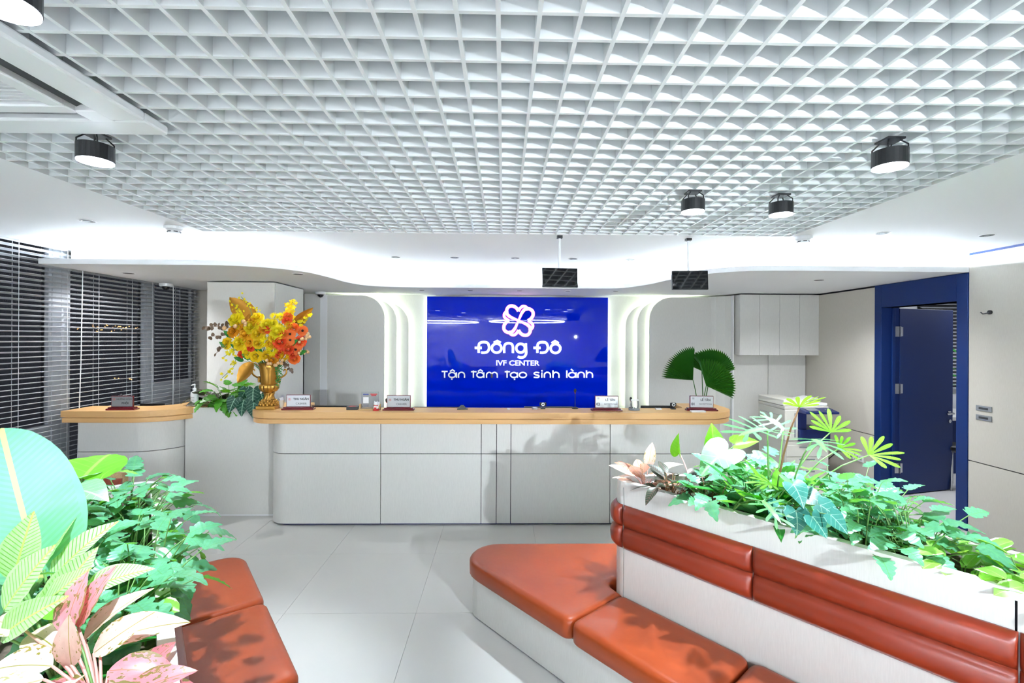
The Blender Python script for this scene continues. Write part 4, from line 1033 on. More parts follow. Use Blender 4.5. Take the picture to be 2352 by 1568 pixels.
def frame(base, d, nrm, sc, sw=1.0):
    d = Vector(d).normalized(); nrm = Vector(nrm); x = d.cross(nrm)
    if x.length < 1e-4: x = d.cross(Vector((.3, .9, .1)))
    x.normalize(); z = x.cross(d)
    m = Matrix((x, d, z)).transposed().to_4x4()
    return Matrix.Translation(base) @ m @ Matrix.Diagonal((sc * sw, sc, sc, 1))
def leaf(plant, me, base, d, nrm, sc, sw=1.0, name='leaf'):
    o = bpy.data.objects.new(name, me); C.objects.link(o); o.parent = plant
    o.matrix_local = frame(Vector(base) - plant.location, d, nrm, sc, sw); return o
def petiole(plant, a, b, r=.003, m='stem', up=.3, name='petiole', r1=None):
    a, b = Vector(a), Vector(b); L = (b - a).length; c = (a + b) / 2 + Vector((0, 0, L * up * .5)) - Vector((b.x - a.x, b.y - a.y, 0)) * .2
    pts = [a * (1-t)**2 + c * 2*t*(1-t) + b * t*t for t in (0, .25, .5, .75, 1)]
    return MB().tube(pts, [r, r, r * .9, r * .8, r1 or r * .7], 5).build(name, m, plant, smooth=True)
def rosette(plant, keys, n, plen, llen, elev, zroot, rnd, sw=1.0, m='stem', az=(0, 360), spread=.03, droop=.5, tiltn=.0):
    """n leaves round a root point: petiole length, blade length and elevation given as ranges; gravity bends the blade outward."""
    x0, y0 = plant.location.x, plant.location.y
    for i in range(n):
        a = R(az[0] + (az[1] - az[0]) * ((i * .618034) % 1.0)) + rnd.uniform(-.2, .2)
        el = R(rnd.uniform(*elev)); pl = rnd.uniform(*plen); L = rnd.uniform(*llen)
        h = Vector((math.cos(a), math.sin(a), 0)); root = Vector((x0, y0, zroot)) + h * rnd.uniform(0, spread)
        tip = root + h * pl * math.cos(el) + Vector((0, 0, pl * math.sin(el)))
        petiole(plant, root, tip, .0022 + .003 * L, m, .25)
        de = el - R(90) * droop * rnd.uniform(.6, 1.2)
        d = h * math.cos(de) + Vector((0, 0, math.sin(de))); side = Vector((-h.y, h.x, 0))
        nrm = (Vector((0, 0, 1)) * math.cos(de) - h * math.sin(de) + side * rnd.uniform(-.5, .5)).normalized()
        me = rnd.choice(LM[rnd.choice(keys) if isinstance(keys, (list, tuple)) else keys])
        leaf(plant, me, tip, d, nrm, L, sw)
def plant(name, label, p, group=None, z=.87): return thing(name, label, 'plant', (p[0], p[1], z), group=group)
rn = random.Random(11)
ZP = .87
gx = 'split-leaf philodendrons in the planters'

# ---- right planter
t = plant('aglaonema', 'pink leaved aglaonema at the rounded end of the right planter', RP(.02, .16), 'pink aglaonemas')
LM['pale_pink'] = LM['pink'][:2]
rosette(t, 'pale_pink', 17, (.04, .10), (.12, .18), (25, 85), ZP, rn, 1.0, 'stem_pink', droop=.25)
rosette(t, 'purple', 4, (.03, .05), (.09, .12), (20, 50), ZP, rn, 1.0, 'stem_brown')
t = plant('calathea', 'dark purple green calathea behind the pale rim of the right planter', RP(.20, .13))
rosette(t, 'purple', 28, (.06, .13), (.08, .12), (35, 85), ZP, rn, 1.25, 'stem_brown', spread=.06)
t = plant('heart_leaf_philodendron', 'big pale heart leaf philodendron near the front of the right planter', RP(.30, .20))
b0 = RP(.30, .20, ZP)
def hero(t, key, i, root, tip_px, Y, d, nrm, sc, sw=1.0, r=.004, m='stem', up=.3):
    tip = at(tip_px[0], tip_px[1], Y); petiole(t, root, tip, r, m, up); leaf(t, LM[key][i], tip, d, nrm, sc, sw); return tip
hero(t, 'heart', 1, b0, (1672, 1032), 2.36, (-.85, -.25, -.42), (-.35, -.45, .8), .20, 1.05)
hero(t, 'heart_lime', 0, b0 + Vector((.05, .05, 0)), (1638, 1030), 2.50, (.05, .1, 1), (.1, -1, .15), .135, .95)
hero(t, 'heart_lime', 1, b0 + Vector((.0, .05, 0)), (1560, 1040), 2.62, (-.1, .1, 1), (-.9, -.3, .1), .11, .8, m='stem_pink')
hero(t, 'heart_lime', 0, b0, (1690, 1020), 2.42, (.8, -.1, .2), (.1, -.6, .8), .12, .8)
hero(t, 'heart', 0, b0, (1740, 1050), 2.3, (.9, -.3, -.3), (.2, -.5, .9), .13, .8)
t = plant('split_leaf_philodendron', 'small split-leaf philodendron between the heart leaf and the tall stems', RP(.40, .12), gx)
rosette(t, 'xanadu', 20, (.08, .17), (.075, .11), (25, 85), ZP, rn, 1.0, 'stem_brown', spread=.06)
t = plant('split_leaf_philodendron', 'bushy split-leaf philodendron at the back of the right planter by the copier', RP(.42, .28), gx)
rosette(t, 'xanadu', 20, (.10, .2), (.08, .115), (25, 85), ZP, rn, 1.0, spread=.06)
# tall selloum with strap rosette at its foot
t = plant('selloum', 'tall philodendron with deeply fingered leaves on long bare stems', RP(.66, .22)); b0 = RP(.66, .22, ZP)
hero(t, 'selloum', 0, b0 + Vector((-.03, 0, 0)), (1762, 985), 2.10, (-.8, -.45, .05), (-.2, -.35, 1), .20, 1.0, .005)
hero(t, 'lobed_lime', 0, b0 + Vector((0, .02, 0)), (1836, 935), 2.05, (.05, -.6, .55), (.0, .45, 1), .115, 1.15, .005, 'stem_brown')
hero(t, 'lobed_lime', 0, b0 + Vector((.02, .02, 0)), (1908, 992), 2.10, (.1, .35, .8), (0, -1, .35), .12, 1.2, .004)
hero(t, 'selloum', 1, b0 + Vector((.03, -.02, 0)), (1868, 1008), 1.96, (-.2, -.7, .1), (0, .1, 1), .14, 1.0, .004)
hero(t, 'lobed_lime', 0, b0 + Vector((.05, 0, 0)), (1996, 1045), 2.02, (.9, -.1, .25), (-.1, -.7, .6), .15, .8, .004)
hero(t, 'lobed_lime', 0, b0 + Vector((.05, .03, 0)), (1926, 1030), 2.12, (.9, .1, .05), (0, -.8, .6), .13, .7, .004)
hero(t, 'selloum', 2, b0 + Vector((.02, .03, 0)), (1800, 985), 2.2, (-.3, .5, .5), (-.2, -.6, .8), .13, 1.0, .004)
rosette(t, 'strap', 20, (.01, .03), (.20, .32), (35, 85), ZP, rn, 1.0, spread=.04, droop=.12)
hero(t, 'strap', 0, b0, (1790, 1090), 1.9, (.45, -.5, -.5), (.2, -.5, .8), .26, 1.5)
for k, (s, p) in enumerate(((.53, .27), (.78, .30), (.92, .33))):
    t = plant('split_leaf_philodendron', 'split-leaf philodendron on the right planter back edge, %s' % ('behind the tall bare stems', 'between the tall stems and the blue door', 'in front of the open blue door')[k], RP(s, p), gx)
    rosette(t, 'xanadu', 28, (.12, .27), (.065, .105), (30, 85), ZP, rn, 1.05, spread=.07)
t = plant('birds_nest_fern', 'upright strap-leaved rosette at the foot of the tall bare stems', RP(.60, .20))
rosette(t, 'strap', 26, (.01, .03), (.16, .30), (40, 88), ZP, rn, 1.25, spread=.05, droop=.12)
t = plant('fingered_philodendron', 'light star-shaped fingered leaf leaning over the rim of the right planter', RP(.52, .05)); b0 = RP(.52, .06, ZP)
hero(t, 'selloum', 0, b0, (1752, 1150), 1.84, (.05, -.9, -.25), (-.1, -.25, 1), .12, 1.0)
hero(t, 'lobed_lime', 0, b0, (1770, 1110), 1.9, (-.9, .0, .1), (0, -.2, 1), .10, 1.0)
t = plant('velvet_anthurium', 'dark heart-leaved anthurium hugging the inner rim of the right planter', RP(.68, .07)); b0 = RP(.68, .07, ZP)
for px, py, Y, d, s in ((1822, 1112, 1.80, (.1, -.9, -.1), .085), (1828, 1172, 1.76, (-.1, -.8, -.5), .085), (1884, 1160, 1.74, (.7, -.7, -.1), .085), (1790, 1160, 1.84, (-.8, -.5, -.1), .075), (1866, 1186, 1.70, (.4, -.8, -.3), .08), (1850, 1135, 1.82, (.5, -.5, .1), .08), (1908, 1182, 1.66, (.6, -.6, -.3), .075)):
    hero(t, 'velvet', rn.randrange(2), b0, (px, py), Y, (d[0] * .8, -.45, d[2] - .25), (d[0] * .3, -.85, .6), s, 1.15, .0025)
for k, (s, p, lab) in enumerate(((.86, .24, 'broad'), (1.0, .12, 'low'), (1.02, .30, 'spreading'), (1.14, .18, 'arching'))):
    t = plant('split_leaf_philodendron', '%s white-lit split-leaf philodendron %s in the right planter, towards the camera' % (lab, ('just beyond the dark hearts', 'against the front rim', 'on the doorway side', 'next to the variegated pothos')[k]), RP(s, p), gx)
    rosette(t, 'xanadu', 38, (.10, .23), (.065, .10), (25, 85), ZP, rn, 1.05, spread=.07)
for k, (s, p) in enumerate(((1.27, .14), (1.32, .27), (1.42, .17), (1.55, .25), (1.5, .12))):
    t = plant('variegated_pothos', 'white-edged variegated pothos, %s in its row beyond the split leaves' % ('first', 'second', 'third', 'fifth', 'fourth')[k], RP(s, p), 'variegated pothos in the right planter')
    rosette(t, 'variegated', 18, (.04, .11), (.06, .09), (30, 85), ZP, rn, .9, spread=.06)
t = plant('split_leaf_philodendron', 'split-leaf philodendron nearest the picture edge in the right planter', RP(1.72, .16), gx)
rosette(t, 'xanadu', 16, (.06, .14), (.09, .12), (15, 70), ZP, rn, 1.0, spread=.06)

# ---- left planter
t = plant('bird_of_paradise', 'huge paddle-leaved plant at the left picture edge', LP(1.55, -.38)); b0 = LP(1.55, -.38, ZP)
tip = at(95, 1330, 1.30); petiole(t, b0, tip, .010, 'stem', .1)
leaf(t, LM['banana'][0], tip, (-.20, -.08, 1), (.62, -.75, .1), .42, 1.0)
tip = at(118, 1250, 1.52); petiole(t, b0, tip, .008, 'stem', .1)
leaf(t, LM['banana'][1], tip, (-.10, .0, 1), (.85, -.45, .1), .28, .8)
t = plant('heart_leaf_philodendron', 'lime heart leaf philodendron rising above the left planter', LP(2.35, -.30)); b0 = LP(2.35, -.30, ZP)
tip = at(191, 1098, 1.70); petiole(t, b0, tip, .006, 'stem', .1)
leaf(t, LM['heart_lime'][0], tip, (-.30, .85, .30), (.1, -.30, .95), .21, 1.2)
tip = at(186, 1092, 1.75); petiole(t, b0 + Vector((-.03, .03, 0)), tip, .005, 'stem_brown', .1)
leaf(t, LM['heart'][1], tip, (.35, .9, .05), (-.1, .0, 1), .19, 1.2)
for px, py, Y, d, s in ((150, 1122, 1.62, (-.5, -.7, -.1), .12), (170, 1125, 1.6, (.9, -.3, .12), .15), (60, 1050, 2.0, (.7, -.2, -.1), .14)):
    tip = at(px, py, Y); petiole(t, b0, tip, .004); leaf(t, LM['heart'][1], tip, d, (0, -.2, 1), s, .9)
for k, (s, p, n) in enumerate(((2.75, -.12, 26), (2.45, -.08, 26), (2.15, -.10, 26), (1.90, -.07, 24), (2.65, -.32, 20), (2.0, -.26, 20), (1.70, -.12, 22))):
    t = plant('split_leaf_philodendron', 'split-leaf philodendron in the left planter, %s' % ('at its far end', 'just before the far end, leaning over the leather', 'halfway along its leather side', 'above the near seat seam', 'far back on the window side', 'beneath the lime heart leaf', 'next to the pink leaves')[k], LP(s, p), gx)
    rosette(t, 'xanadu', n + 16, (.07, .21), (.07, .11), (15, 80), ZP, rn, 1.1, spread=.07)
t = plant('calathea', 'striped pale calathea with upright leaves beside the huge paddle leaf', LP(1.50, -.22)); b0 = LP(1.50, -.22, ZP)
for px, py, Y, d, nn, s in ((100, 1298, 1.32, (.28, .1, 1), (-.3, -.9, .3), .17), (120, 1330, 1.30, (.5, .2, .8), (-.3, -.8, .5), .18), (30, 1330, 1.22, (.25, .0, 1), (.4, -.8, .2), .17), (10, 1400, 1.15, (.5, .0, .8), (-.2, -.9, .4), .18),
                        (60, 1420, 1.18, (.55, .1, .55), (-.3, -.6, .7), .17), (5, 1460, 1.1, (.6, -.1, .5), (-.1, -.8, .5), .15), (190, 1360, 1.25, (.7, .2, .35), (0, -.5, .8), .15), (20, 1290, 1.3, (-.2, .1, 1), (.2, -1, .2), .16), (110, 1400, 1.2, (.3, .3, .7), (.4, -.7, .6), .15)):
    tip = at(px, py, Y); petiole(t, b0, tip, .004); leaf(t, LM['calathea'][rn.randrange(3)], tip, d, nn, s, 1.2)
rosette(t, 'deep', 8, (.03, .08), (.10, .15), (10, 60), ZP, rn, 1.3)
t = plant('aglaonema', 'large pink and rose aglaonema in the near corner of the picture', LP(1.28, -.13), 'pink aglaonemas'); b0 = LP(1.28, -.13, ZP)
for px, py, Y, d, nn, s, i in ((150, 1455, 1.10, (-.05, .25, 1), (0, -1, .3), .125, 2), (180, 1440, 1.12, (.2, .2, 1), (-.4, -1, .2), .13, 2), (165, 1530, 1.04, (-.05, -.1, .8), (.1, -1, .5), .11, 0), (215, 1500, 1.08, (.75, .15, .6), (-.3, -.8, .6), .135, 0),
                           (195, 1470, 1.12, (.5, .4, .8), (-.5, -.6, .5), .14, 1), (230, 1480, 1.10, (.95, .4, .35), (0, -.5, 1), .16, 1), (120, 1530, 1.02, (-.9, -.1, .2), (0, -.5, 1), .14, 1), (140, 1500, 1.06, (-.8, .3, .3), (0, -.4, 1), .15, 1), (250, 1540, 1.03, (.95, .0, .1), (0, -.4, 1), .14, 2),
                           (175, 1560, 1.0, (.25, -.6, .3), (0, -.3, 1), .11, 0), (100, 1560, .99, (-.7, -.5, .1), (0, -.3, 1), .12, 0), (60, 1450, 1.1, (-.6, .1, .2), (.1, -.5, .8), .12, 1)):
    tip = at(px, py, Y); petiole(t, b0, tip, .004, 'stem_pink'); leaf(t, LM['pink'][i], tip, d, nn, s, 1.25)
rosette(t, 'pink', 12, (.03, .07), (.10, .15), (10, 60), ZP + .03, rn, 1.2, 'stem_pink', droop=.3)
tip = at(140, 1380, 1.16); petiole(t, b0, tip, .003); leaf(t, LM['heart_lime'][0], tip, (.6, -.3, -.3), (-.2, -.5, .7), .06, 1.4)
tip = at(362, 1388, 1.30); petiole(t, LP(1.55, -.06, ZP), tip, .003); leaf(t, LM['variegated'][0], tip, (.9, -.2, -.05), (0, -.5, .8), .065, .9)

# ---- plants in the boxed planter between the counters
zq = .955
t = plant('calathea', 'dark bronze calathea beside the sanitiser bottle', (-2.86, 4.74), z=zq); rosette(t, 'purple', 36, (.06, .18), (.10, .15), (30, 85), zq, rn, 1.3, 'stem_brown', spread=.05)
t = plant('fatsia', 'mid green fingered plant hanging over the boxed planter edge', (-2.66, 4.66), z=zq)
rosette(t, 'fatsia', 44, (.10, .28), (.10, .15), (25, 88), zq, rn, 1.1, spread=.07); rosette(t, 'fatsia', 9, (.10, .17), (.10, .14), (20, 50), .985, rn, 1.1, az=(215, 325), droop=1.1)
t = plant('velvet_anthurium', 'dark anthurium with white veins beside the gold urn', (-2.40, 4.66), z=zq); b0 = Vector((-2.40, 4.66, zq))
for px, py, Y, d, s in ((582, 893, 4.50, (.1, -.4, -.9), .15), (540, 915, 4.46, (-.2, -.5, -.8), .14), (583, 925, 4.42, (.1, -.5, -.9), .14), (600, 905, 4.55, (.4, -.4, -.7), .13), (565, 895, 4.6, (-.3, -.3, -.6), .13), (560, 918, 4.48, (0, -.5, -.8), .15), (605, 915, 4.6, (.7, -.3, -.5), .12)):
    tip = at(px, py, Y); petiole(t, b0, tip, .004); leaf(t, LM['anthurium'][rn.randrange(2)], tip, d, (d[0] * .3, -1, .35), s, 1.0)

# ---- fan palm fronds in a vase behind the counter end
p = at(1612, 905, 4.90); vz = .745
t = thing('palm_vase', 'dark vase of fan palm stems behind the counter end', 'vase', (p.x, 4.90, vz))
MB().lathe([(.05, 0), (.075, .03), (.085, .12), (.06, .2), (.05, .22), (.045, .21)], (p.x, 4.90, vz), 20).build('vase_body', 'dark_grey', t, smooth=True)
for k, (tp, d, nn, s, i, lab) in enumerate((((1592, 873, 4.84), (-.72, -.05, .80), (-.1, -1, .25), .36, 0, 'fan palm frond spreading to the arch side'), ((1622, 886, 4.80), (.62, -.1, .52), (.0, -1, .35), .29, 1, 'fan palm frond in front, opening towards the cabinets'),
                                    ((1632, 862, 5.0), (.28, .1, .90), (.1, -1, .2), .30, 2, 'dark fan palm frond standing upright at the rear'), ((1612, 852, 5.05), (-.05, .1, .9), (-.2, -1, .2), .22, 2, 'short dark fan palm frond between the others'))):
    fr = thing('palm_frond', lab, 'palm frond', (p.x, 4.90, vz + .1), group='fan palm fronds behind the counter')
    tip = at(*tp); petiole(fr, (p.x + .012 * (k - 1.5), 4.90, vz + .05), tip, .006, 'leaf_palm', .1, 'stalk'); leaf(fr, LM['fan'][i], tip, d, nn, s, 1, 'fan_blade')

# ================================================================== GOLD URN AND ITS FLOWERS
UY = 4.42
BQ = lambda zx, zy, Y=UY: at(460 + zx / 5.225, 660 + zy / 5.225, Y)
uc = BQ(826, 1440); ux = uc.x
urn = thing('gold_urn', 'ornate gold urn with scrolled handles on the counter end', 'urn', (ux, UY, ZW))
US = (BQ(100, 0) - BQ(0, 0)).x / 100         # metres per unit of the enlargement
zz = lambda zy: ZW + (1440 - zy) * US
MB().box(ux - .086, ux + .086, UY - .075, UY + .075, ZW, zz(1398)).build('plinth', 'gold', urn, bevel=.003)
m = MB()
for i in range(14):
    for j in range(3):
        a = 2 * math.pi * (i + .5 * j) / 14; rr_ = (.078, .072, .058)[j]
        m.ball((ux + rr_ * math.cos(a), UY + rr_ * math.sin(a) * .9, zz((1385, 1362, 1342)[j])), .015, 7, 4)
m.lathe([(.075, zz(1398) - ZW), (.07, zz(1360) - ZW), (.05, zz(1335) - ZW)], (ux, UY, ZW), 20)
m.build('flower_garland', 'gold', urn, smooth=True)
def fluted(prof, n, depth, twist=0):
    rings = []
    for k, (r, z) in enumerate(prof):
        rings.append([(ux + r * (1 + depth * abs(math.sin(n * math.pi * i / (8*n) + 0)) ) * math.cos(2*math.pi*i/(8*n) + twist*k), UY + r * (1 + depth * abs(math.sin(n*math.pi*i/(8*n)))) * math.sin(2*math.pi*i/(8*n) + twist*k), z) for i in range(8*n)])
    return MB().loft(rings)
fluted([(.052, zz(1338)), (.042, zz(1310)), (.037, zz(1280)), (.042, zz(1255)), (.046, zz(1246))], 10, .14, .16).build('stem', 'gold', urn, smooth=True)
fluted([(.034, zz(1248)), (.064, zz(1222)), (.078, zz(1190)), (.080, zz(1160)), (.074, zz(1140))], 14, .10).build('gadrooned_bowl', 'gold', urn, smooth=True)
MB().lathe([(.066, zz(1146) - ZW), (.070, zz(1138) - ZW), (.075, zz(1040) - ZW), (.084, zz(940) - ZW), (.094, zz(880) - ZW), (.088, zz(880) - ZW), (.07, zz(1000) - ZW)], (ux, UY, ZW), 28).build('bell', 'gold', urn, smooth=True)
for s in (-1, 1):
    h = MB().tube([(ux + s * .078, UY, zz(1118)), (ux + s * .10, UY, zz(1100)), (ux + s * .083, UY, zz(1072))], [.008, .007, .006], 7)
    hq = catmull([(ux + s * x, UY, zz(y)) for x, y in ((.078, 1060), (.112, 1058), (.150, 1022), (.158, 975), (.140, 962), (.132, 985))], 4); h.tube(hq, [.008 - .004 * max(0, i / len(hq) - .5) * 2 for i in range(len(hq))], 7)
    h.build('scroll_handle', 'gold', urn, smooth=True)
    b = MB()
    for y in (1060, 1082, 1104): b.ball((ux + s * .088, UY - .01, zz(y)), .013, 8, 5)
    b.build('handle_rosette', 'gold', urn, smooth=True)
MOUTH = Vector((ux, UY, zz(930)))
def rose_mesh(name, m):
    mb = MB(); mb.uv = []; r_ = random.Random(5)
    bl = MB().ball((0, 0, .34), .24, 8, 5); k0 = len(mb.v); mb.v += bl.v; mb.uv += [(.5, .5)] * len(bl.v); mb.f += [tuple(q + k0 for q in f_) for f_ in bl.f]; mb.mi += [0] * len(bl.f)
    for ring, (n, rad, tilt, size) in enumerate(((3, .18, -14, .46), (4, .34, 4, .50), (5, .52, 24, .55), (6, .68, 48, .58), (7, .80, 74, .56), (7, .78, 96, .54))):
        for i in range(n):
            a = 2 * math.pi * (i / n) + ring * .7 + r_.uniform(-.12, .12); b = len(mb.v)
            for v in (0, .5, 1):
                for u in (-1, -.33, .33, 1):
                    th = R(tilt) * v; lx = u * size * (.55 + .45 * math.sin(math.pi * (.25 + .6 * v))) * .8
                    hgt = size * 1.1 * v * math.cos(th) - .25 * u * u * size * v - ring * .05
                    outw = rad * .55 + size * v * math.sin(th) - .22 * u * u * size
                    mb.v.append((math.cos(a) * outw - math.sin(a) * lx, math.sin(a) * outw + math.cos(a) * lx, hgt)); mb.uv.append((.5 + .3 * u, v))
            for v in range(2):
                for u in range(3): q = b + v * 4 + u; mb.f.append((q, q + 1, q + 5, q + 4)); mb.mi.append(0)
    return mb.mesh(name, m, True)
def daisy_mesh(name, m, n=18):
    mb = MB(); mb.uv = []
    for layer_ in range(2):
        for i in range(n):
            a = 2 * math.pi * (i + .5 * layer_) / n; b = len(mb.v); w_ = .13
            for r_, k in ((.22, .6), (.6, 1), (.9, .9), (1.0, .3)):
                for s in (-1, 1):
                    mb.v.append((math.cos(a) * r_ - math.sin(a) * s * w_ * k, math.sin(a) * r_ + math.cos(a) * s * w_ * k, .12 + .10 * r_ - .12 * r_ * r_ - .06 * layer_)); mb.uv.append((.5 + .3 * s, r_))
            for j in range(3): q = b + 2 * j; mb.f.append((q, q + 1, q + 3, q + 2)); mb.mi.append(0)
    return mb.mesh(name, m, True)
def pompon_mesh(name, m):
    mb = MB(); mb.uv = []
    for i in range(70):
        z = 1 - 1.3 * i / 70; rr_ = math.sqrt(max(0, 1 - z * z)); a = i * 2.39996; d = Vector((rr_ * math.cos(a), rr_ * math.sin(a), z)); t_ = d.orthogonal().normalized() * .09; b = len(mb.v)
        for q in (d * .4 - t_, d * .4 + t_, d + t_ * .5, d - t_ * .5): mb.v.append(tuple(q * .95)); mb.uv.append((.5, .5))
        mb.f.append((b, b+1, b+2, b+3)); mb.mi.append(0)
    return mb.mesh(name, m)
RM = {c: rose_mesh('blossom', 'petal_' + c) for c in ('yellow', 'lemon', 'amber', 'orange', 'red')}
DM = daisy_mesh('petals', 'petal_orange'); PM = {c: pompon_mesh('blossom', 'petal_' + c) for c in ('lemon', 'yellow')}
EYE = MB().ball((0, 0, .12), .24, 10, 5, .6).mesh('eye', 'flower_eye', True)
TUL = leaf_mesh('petal', *OVAL, 'petal_lemon', .4, -.15, 0)
def zone(zx, zy):
    return ('left' if zx < 480 else 'middle' if zx < 800 else 'right') + ' ' + ('top' if zy < 440 else 'centre' if zy < 680 else 'lower part')
ctr = (720, 620)
def flower(name, cat, label, zx, zy, rad, me, group, eye=None, face=None):
    dx, dy = (zx - ctr[0]) / 520, (zy - ctr[1]) / 400; k = max(0, 1 - dx*dx*.8 - dy*dy*.8) ** .5; rad = rad * 1.22
    Y = UY - .20 * k + .02; p = BQ(zx, zy, Y)
    t = thing(name, label, cat, tuple(p), group=group)
    d = Vector((dx * .55, -.35 - .6 * k, -dy * .55 + .25)) if face is None else Vector(face)
    d.normalize(); s = rad * US
    o = bpy.data.objects.new('blossom', me); C.objects.link(o); o.parent = t; x = d.orthogonal().normalized()
    o.matrix_local = Matrix((x, d.cross(x), d)).transposed().to_4x4() @ Matrix.Rotation(zx * .37, 4, 'Z') @ Matrix.Diagonal((s, s, s, 1))
    if eye: e = bpy.data.objects.new('flower_centre', eye); C.objects.link(e); e.parent = o
    b = p - d * s * .1; mth = MOUTH + Vector((dx * .05, 0, 0))
    petiole(t, mth - Vector((0, 0, .12)), b, .003, 'stem', .25, 'stalk'); return t
CN = {'lemon': 'lemon yellow', 'yellow': 'golden yellow', 'amber': 'amber', 'orange': 'orange', 'red': 'red-orange'}
def roses(lst, group):
    def lab(q): return '%s rose, %s of the bouquet' % (CN[q[3]], zone(q[0], q[1]))
    for q in lst:
        same = sorted(r for r in lst if lab(r) == lab(q)); k = len(same); i = same.index(q)
        extra = '' if k == 1 else (', the left of two', ', the right of two')[i] if k == 2 else ', %s from the left of %d' % (('first', 'second', 'third', 'fourth', 'fifth')[i], k)
        flower('rose', 'rose', lab(q) + extra, q[0], q[1], q[2], RM[q[3]], group)
roses([(420, 380, 84, 'lemon'), (680, 360, 66, 'yellow'), (390, 525, 66, 'amber'), (610, 470, 84, 'lemon'), (685, 555, 74, 'yellow'), (540, 560, 74, 'amber'), (520, 480, 52, 'amber'), (310, 668, 64, 'yellow'), (465, 665, 78, 'yellow'), (800, 445, 72, 'lemon'), (925, 535, 84, 'lemon'),
                     (560, 785, 60, 'yellow'), (665, 825, 66, 'yellow'), (795, 820, 58, 'yellow'), (860, 865, 62, 'amber'), (690, 670, 58, 'yellow'), (840, 680, 56, 'amber'), (760, 500, 56, 'amber'), (640, 400, 60, 'amber'), (520, 620, 50, 'lemon'), (590, 660, 54, 'amber'), (870, 430, 52, 'lemon'), (450, 450, 52, 'yellow'), (880, 610, 56, 'yellow')], 'yellow roses in the gold urn')
roses([(820, 495, 52, 'red'), (1050, 345, 50, 'orange'), (1040, 395, 50, 'red'), (955, 655, 78, 'red'), (1120, 480, 58, 'orange'), (1060, 740, 62, 'red'), (1205, 645, 62, 'red'), (1130, 855, 60, 'orange'), (950, 800, 48, 'red'), (485, 805, 40, 'red'), (600, 725, 42, 'red'), (1000, 560, 52, 'orange'), (1110, 800, 52, 'red'), (1040, 690, 46, 'orange')], 'orange roses in the gold urn')
for i, (zx, zy, r_) in enumerate(((1080, 560, 54), (1082, 630, 56), (1180, 680, 54), (1148, 745, 56), (1230, 520, 54))):
    flower('gerbera', 'gerbera', 'orange gerbera with dark centre, %s on the right of the bouquet' % ('upper inner one', 'second inner one', 'outer lower one', 'lowest one', 'outermost top one')[i], zx, zy, r_, DM, 'orange gerberas in the gold urn', EYE, (.15, -1, .15))
for i, (zx, zy, r_, c) in enumerate(((890, 350, 46, 'lemon'), (965, 352, 46, 'lemon'), (865, 750, 66, 'lemon'), (1010, 820, 62, 'yellow'), (1060, 455, 46, 'yellow'), (780, 650, 58, 'lemon'))):
    flower('chrysanthemum', 'chrysanthemum', 'yellow pompon chrysanthemum %s' % ('high in the middle, left of a pair', 'high in the middle, right of a pair', 'below the centre of the bouquet', 'low on the orange side', 'among the orange roses at the top', 'at the bouquet centre')[i], zx, zy, r_, PM[c], 'pompon chrysanthemums in the gold urn')
# orchid sprays: many little blossoms on one stalk
FL5 = MB(); FL5.uv = []
for i in range(5):
    a = 2 * math.pi * i / 5; b = len(FL5.v)
    for r_, wd, z in ((.05, .1, 0), (.6, .36, .25), (1, .08, .2)):
        for s in (-1, 1): FL5.v.append((math.cos(a) * r_ - math.sin(a) * s * wd, math.sin(a) * r_ + math.cos(a) * s * wd, z)); FL5.uv.append((.5, .5))
    for j in range(2): q = b + 2 * j; FL5.f.append((q, q+1, q+3, q+2)); FL5.mi.append(0)
F5 = {c: FL5.mesh('floret', 'petal_' + c) for c in ('lemon', 'yellow')}
def spray(label, pts, n, size, c, Y0, jit=30, m='stem'):
    t = thing('orchid_spray', label, 'flower spray', tuple(MOUTH), group='yellow orchid sprays in the gold urn')
    P = [BQ(x, y, Y0) for x, y in pts]; P = [MOUTH - Vector((0, 0, .1))] + P
    cp = catmull(P, 6); MB().tube(cp, .0025, 5).build('stalk', m, t)
    tail = cp[len(cp)//3:]
    for i in range(n):
        q = tail[int(i * (len(tail) - 1) / max(1, n - 1))]; f_ = bpy.data.objects.new('floret', F5[c]); C.objects.link(f_); f_.parent = t
        pos = Vector(q) + Vector((rn.uniform(-1, 1), rn.uniform(-.6, .2), rn.uniform(-1, 1))) * jit * US - MOUTH
        d = Vector((rn.uniform(-.6, .6), -1, rn.uniform(-.4, .6))).normalized(); x = d.orthogonal().normalized(); s = size * US * rn.uniform(.7, 1.15)
        f_.matrix_local = Matrix.Translation(pos) @ Matrix((x, d.cross(x), d)).transposed().to_4x4() @ Matrix.Diagonal((s, s, s, 1))
spray('tall yellow orchid spray rising on the right of the bouquet', [(960, 500), (1060, 330), (1115, 150)], 22, 38, 'yellow', UY - .03, 60)
spray('fine yellow spray over the left gold leaf', [(560, 480), (480, 300), (390, 190)], 22, 17, 'lemon', UY - .06, 40)
spray('wispy yellow spray reaching above the left gold leaf', [(640, 400), (580, 220), (490, 110)], 16, 16, 'lemon', UY - .05, 40)
spray('yellow budded spray by the right gold leaf', [(1050, 520), (1220, 420), (1310, 350)], 20, 24, 'lemon', UY - .05, 36)
spray('yellow spray trailing down the left over the green plants', [(480, 820), (400, 950), (265, 1085)], 22, 20, 'lemon', UY - .12, 36)
spray('yellow spray low on the left of the bouquet', [(560, 760), (420, 750), (290, 830)], 18, 24, 'lemon', UY - .1, 46)
spray('fine yellow spray between the two sides of the bouquet', [(700, 600), (690, 330), (650, 240)], 14, 13, 'lemon', UY + .02, 50)
